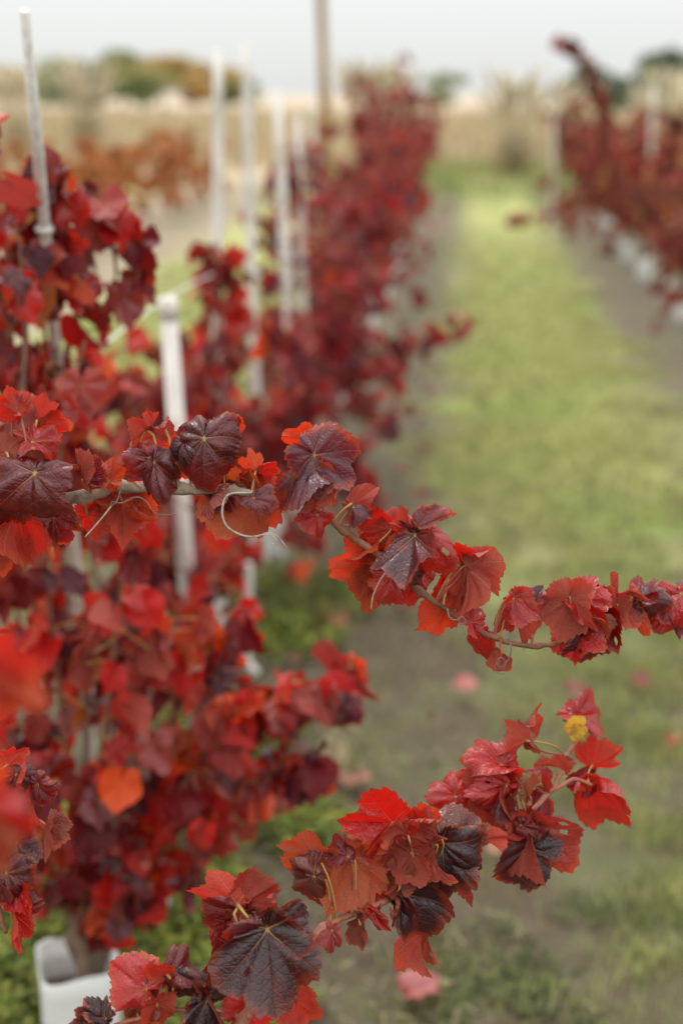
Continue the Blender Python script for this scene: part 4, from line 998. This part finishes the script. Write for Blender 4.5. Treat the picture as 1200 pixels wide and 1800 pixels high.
def reed(px_, yv, ht, n, seed, label, spread=.5):
    rng = random.Random(seed); c = PY(px_, 165, yv); root = thing('reed_clump', label, 'reeds', (c.x, yv, 0), 'pale reeds at the field edge'); st, pl = MB(), MB()
    for k in range(n):
        a = rng.uniform(0, 6.28); l = rng.uniform(.2, 1)*spread; h = ht*rng.uniform(.65, 1); b0 = Vector((math.cos(a)*l*.8, math.sin(a)*l*.8, -.02)); t0 = Vector((math.cos(a)*l, math.sin(a)*l, h))
        mid = b0.lerp(t0, .5) - Vector((math.cos(a), math.sin(a), 0))*l*.15; f = rng.uniform(.8, 1.2); col = (.56*f, .47*f, .32*f)
        st.tube([b0, mid, t0], [.012, .010, .006], 4, col=col); d = (t0-mid).normalized(); e = t0 + d*.35 + Vector((math.cos(a)*.1, math.sin(a)*.1, -.05))
        pl.tube([t0-d*.1, t0+d*.06, t0.lerp(e, .6), e], [.012, .045, .04, .006], 5, col=(.68*f, .60*f, .46*f))
    for _ in range(n):
        a = rng.uniform(0, 6.28); l = rng.uniform(.3, 1)*spread*1.2; h = ht*rng.uniform(.2, .55); f = rng.uniform(.8, 1.2)
        st.tube([(math.cos(a)*l*.2, math.sin(a)*l*.2, -.02), (math.cos(a)*l*.6, math.sin(a)*l*.6, h), (math.cos(a)*l*1.1, math.sin(a)*l*1.1, h*.75)], [.012, .010, .003], 3, col=(.54*f, .47*f, .30*f))
    link('stems', st.mesh('stems', [M_DRY]), root)['kind'] = 'stuff'; link('plumes', pl.mesh('plumes', [M_DRY]), root)['kind'] = 'stuff'
for i, (px_, yv, ht, lab) in enumerate([(905, 27, 1.75, 'pale plumed reed clump left of the brownish red row at the aisle end'), (1172, 26, 1.7, 'pale plumed reed clump behind the brownish red row'), (1190, 31, 1.8, 'pale reed clump under the dark trees beyond the brownish red row'),
     (150, 34, 2.1, 'pale reed clump in front of the green tree line'), (30, 32, 1.8, 'pale reed clump beside the tall thin stake'), (655, 25, 1.9, 'pale reed clump at the far end of the staked row'), (700, 27, 1.7, 'thin pale reed clump just beyond the last vine of the staked row'), (1000, 29, 1.6, 'short pale reed clump behind the arching brown shoot')]):
    reed(px_, yv, ht, 44, 30+i, lab, .6)

# ------------------------------------------------------------------ far trees
def tree(px_, top_py, yv, wpx, cols, seed, label, low=.12):
    rng = random.Random(seed); c = PY(px_, 165, yv); H = PY(px_, top_py-14, yv).z; W = wpx/FPX*yv*.72
    root = thing('tree', label, 'tree', (c.x, yv, 0), 'tree line beyond the field'); mb = MB(); tr = MB()
    tr.tube([(0, 0, -.1), (.1, 0, H*.3), (0, .1, H*.6), (.05, 0, H*.85)], [.05*H*.5, .035*H*.5, .025*H*.5, .01], 7)
    for _ in range(6):
        a = rng.uniform(0, 6.28); z = H*rng.uniform(.25, .55); tr.tube([(0, 0, z), (math.cos(a)*W*.35, math.sin(a)*W*.35, z+H*.14), (math.cos(a)*W*.65, math.sin(a)*W*.65, z+H*.22)], [.02*H*.5, .014*H*.5, .004], 5)
    lobes = []
    for _ in range(13):
        a = rng.uniform(0, 6.28); q = rng.uniform(0, .7); z = rng.uniform(.25, .84); lobes.append((Vector((math.cos(a)*q*W, math.sin(a)*q*W*.8, z*H)), rng.uniform(.25, .42)*W, rng.uniform(.10, .17)*H, rng.choice(cols)))
    for _ in range(3600):
        ce, lr, lh, cc = rng.choice(lobes); u = Vector((rng.gauss(0, 1), rng.gauss(0, 1), rng.gauss(0, 1))).normalized()*rng.uniform(.55, 1.08)
        p = ce + Vector((u.x*lr, u.y*lr, u.z*lh)); s = rng.uniform(.10, .26)*H/6; a = Vector((rng.uniform(-1, 1), rng.uniform(-1, 1), rng.uniform(-1, 1))).normalized()*s; b = a.orthogonal().normalized()*s*.8
        k = rng.uniform(.7, 1.3); mb.add([p-a, p-b*.7, p+a, p+b], [(0, 1, 2, 3)], tuple(v*k for v in cc))
    link('trunk', tr.mesh('trunk', [M_TRUNK]), root); link('crown', mb.mesh('crown', [M_TREE], False), root)['kind'] = 'stuff'
GR1 = [(.25, .28, .15), (.30, .32, .17), (.34, .33, .17)]; GR2 = [(.20, .25, .10), (.25, .30, .13), (.36, .31, .12)]; OR1 = [(.58, .32, .10), (.54, .36, .13), (.42, .33, .13)]; PL1 = [(.30, .28, .18), (.24, .25, .14)]; DK = [(.10, .14, .09), (.13, .17, .11), (.16, .19, .10)]
for i, a in enumerate([
    (20, 120, 120, 130, OR1, 'pale orange tree in the tree line behind the tall thin stake'),
    (120, 108, 125, 130, GR1, 'grey green rounded tree in the distant tree line'),
    (215, 88, 120, 120, GR2, 'dark green tree tallest in the distant tree line'),
    (285, 98, 118, 120, OR1, 'orange autumn tree beside the dark green one'),
    (345, 118, 122, 110, OR1, 'rust orange tree at the right part of the tree line'),
    (400, 125, 128, 90, GR2, 'low green tree ending the distant tree line'),
    (150, 128, 100, 90, PL1, 'pale greyish bush in front of the tree line'),
    (250, 130, 110, 120, GR2, 'low green bush under the orange autumn tree'),
    (70, 135, 110, 100, GR1, 'low green bush near the tall thin stake'),
    (775, 137, 140, 66, GR1, 'lone dark green bush on the horizon beyond the aisle'),
    (1030, 105, 90, 90, DK, 'dark tree on the horizon behind the arching shoot'),
    (1160, 84, 85, 90, DK, 'dark blue green tree above the brownish red row'),
    (1215, 88, 80, 90, DK, 'dark tree beside the blue green one above the red row'),
    (1095, 128, 95, 70, DK, 'low dark bush between the dark trees above the red row')]):
    tree(*a[:5], 1000+i, a[5])
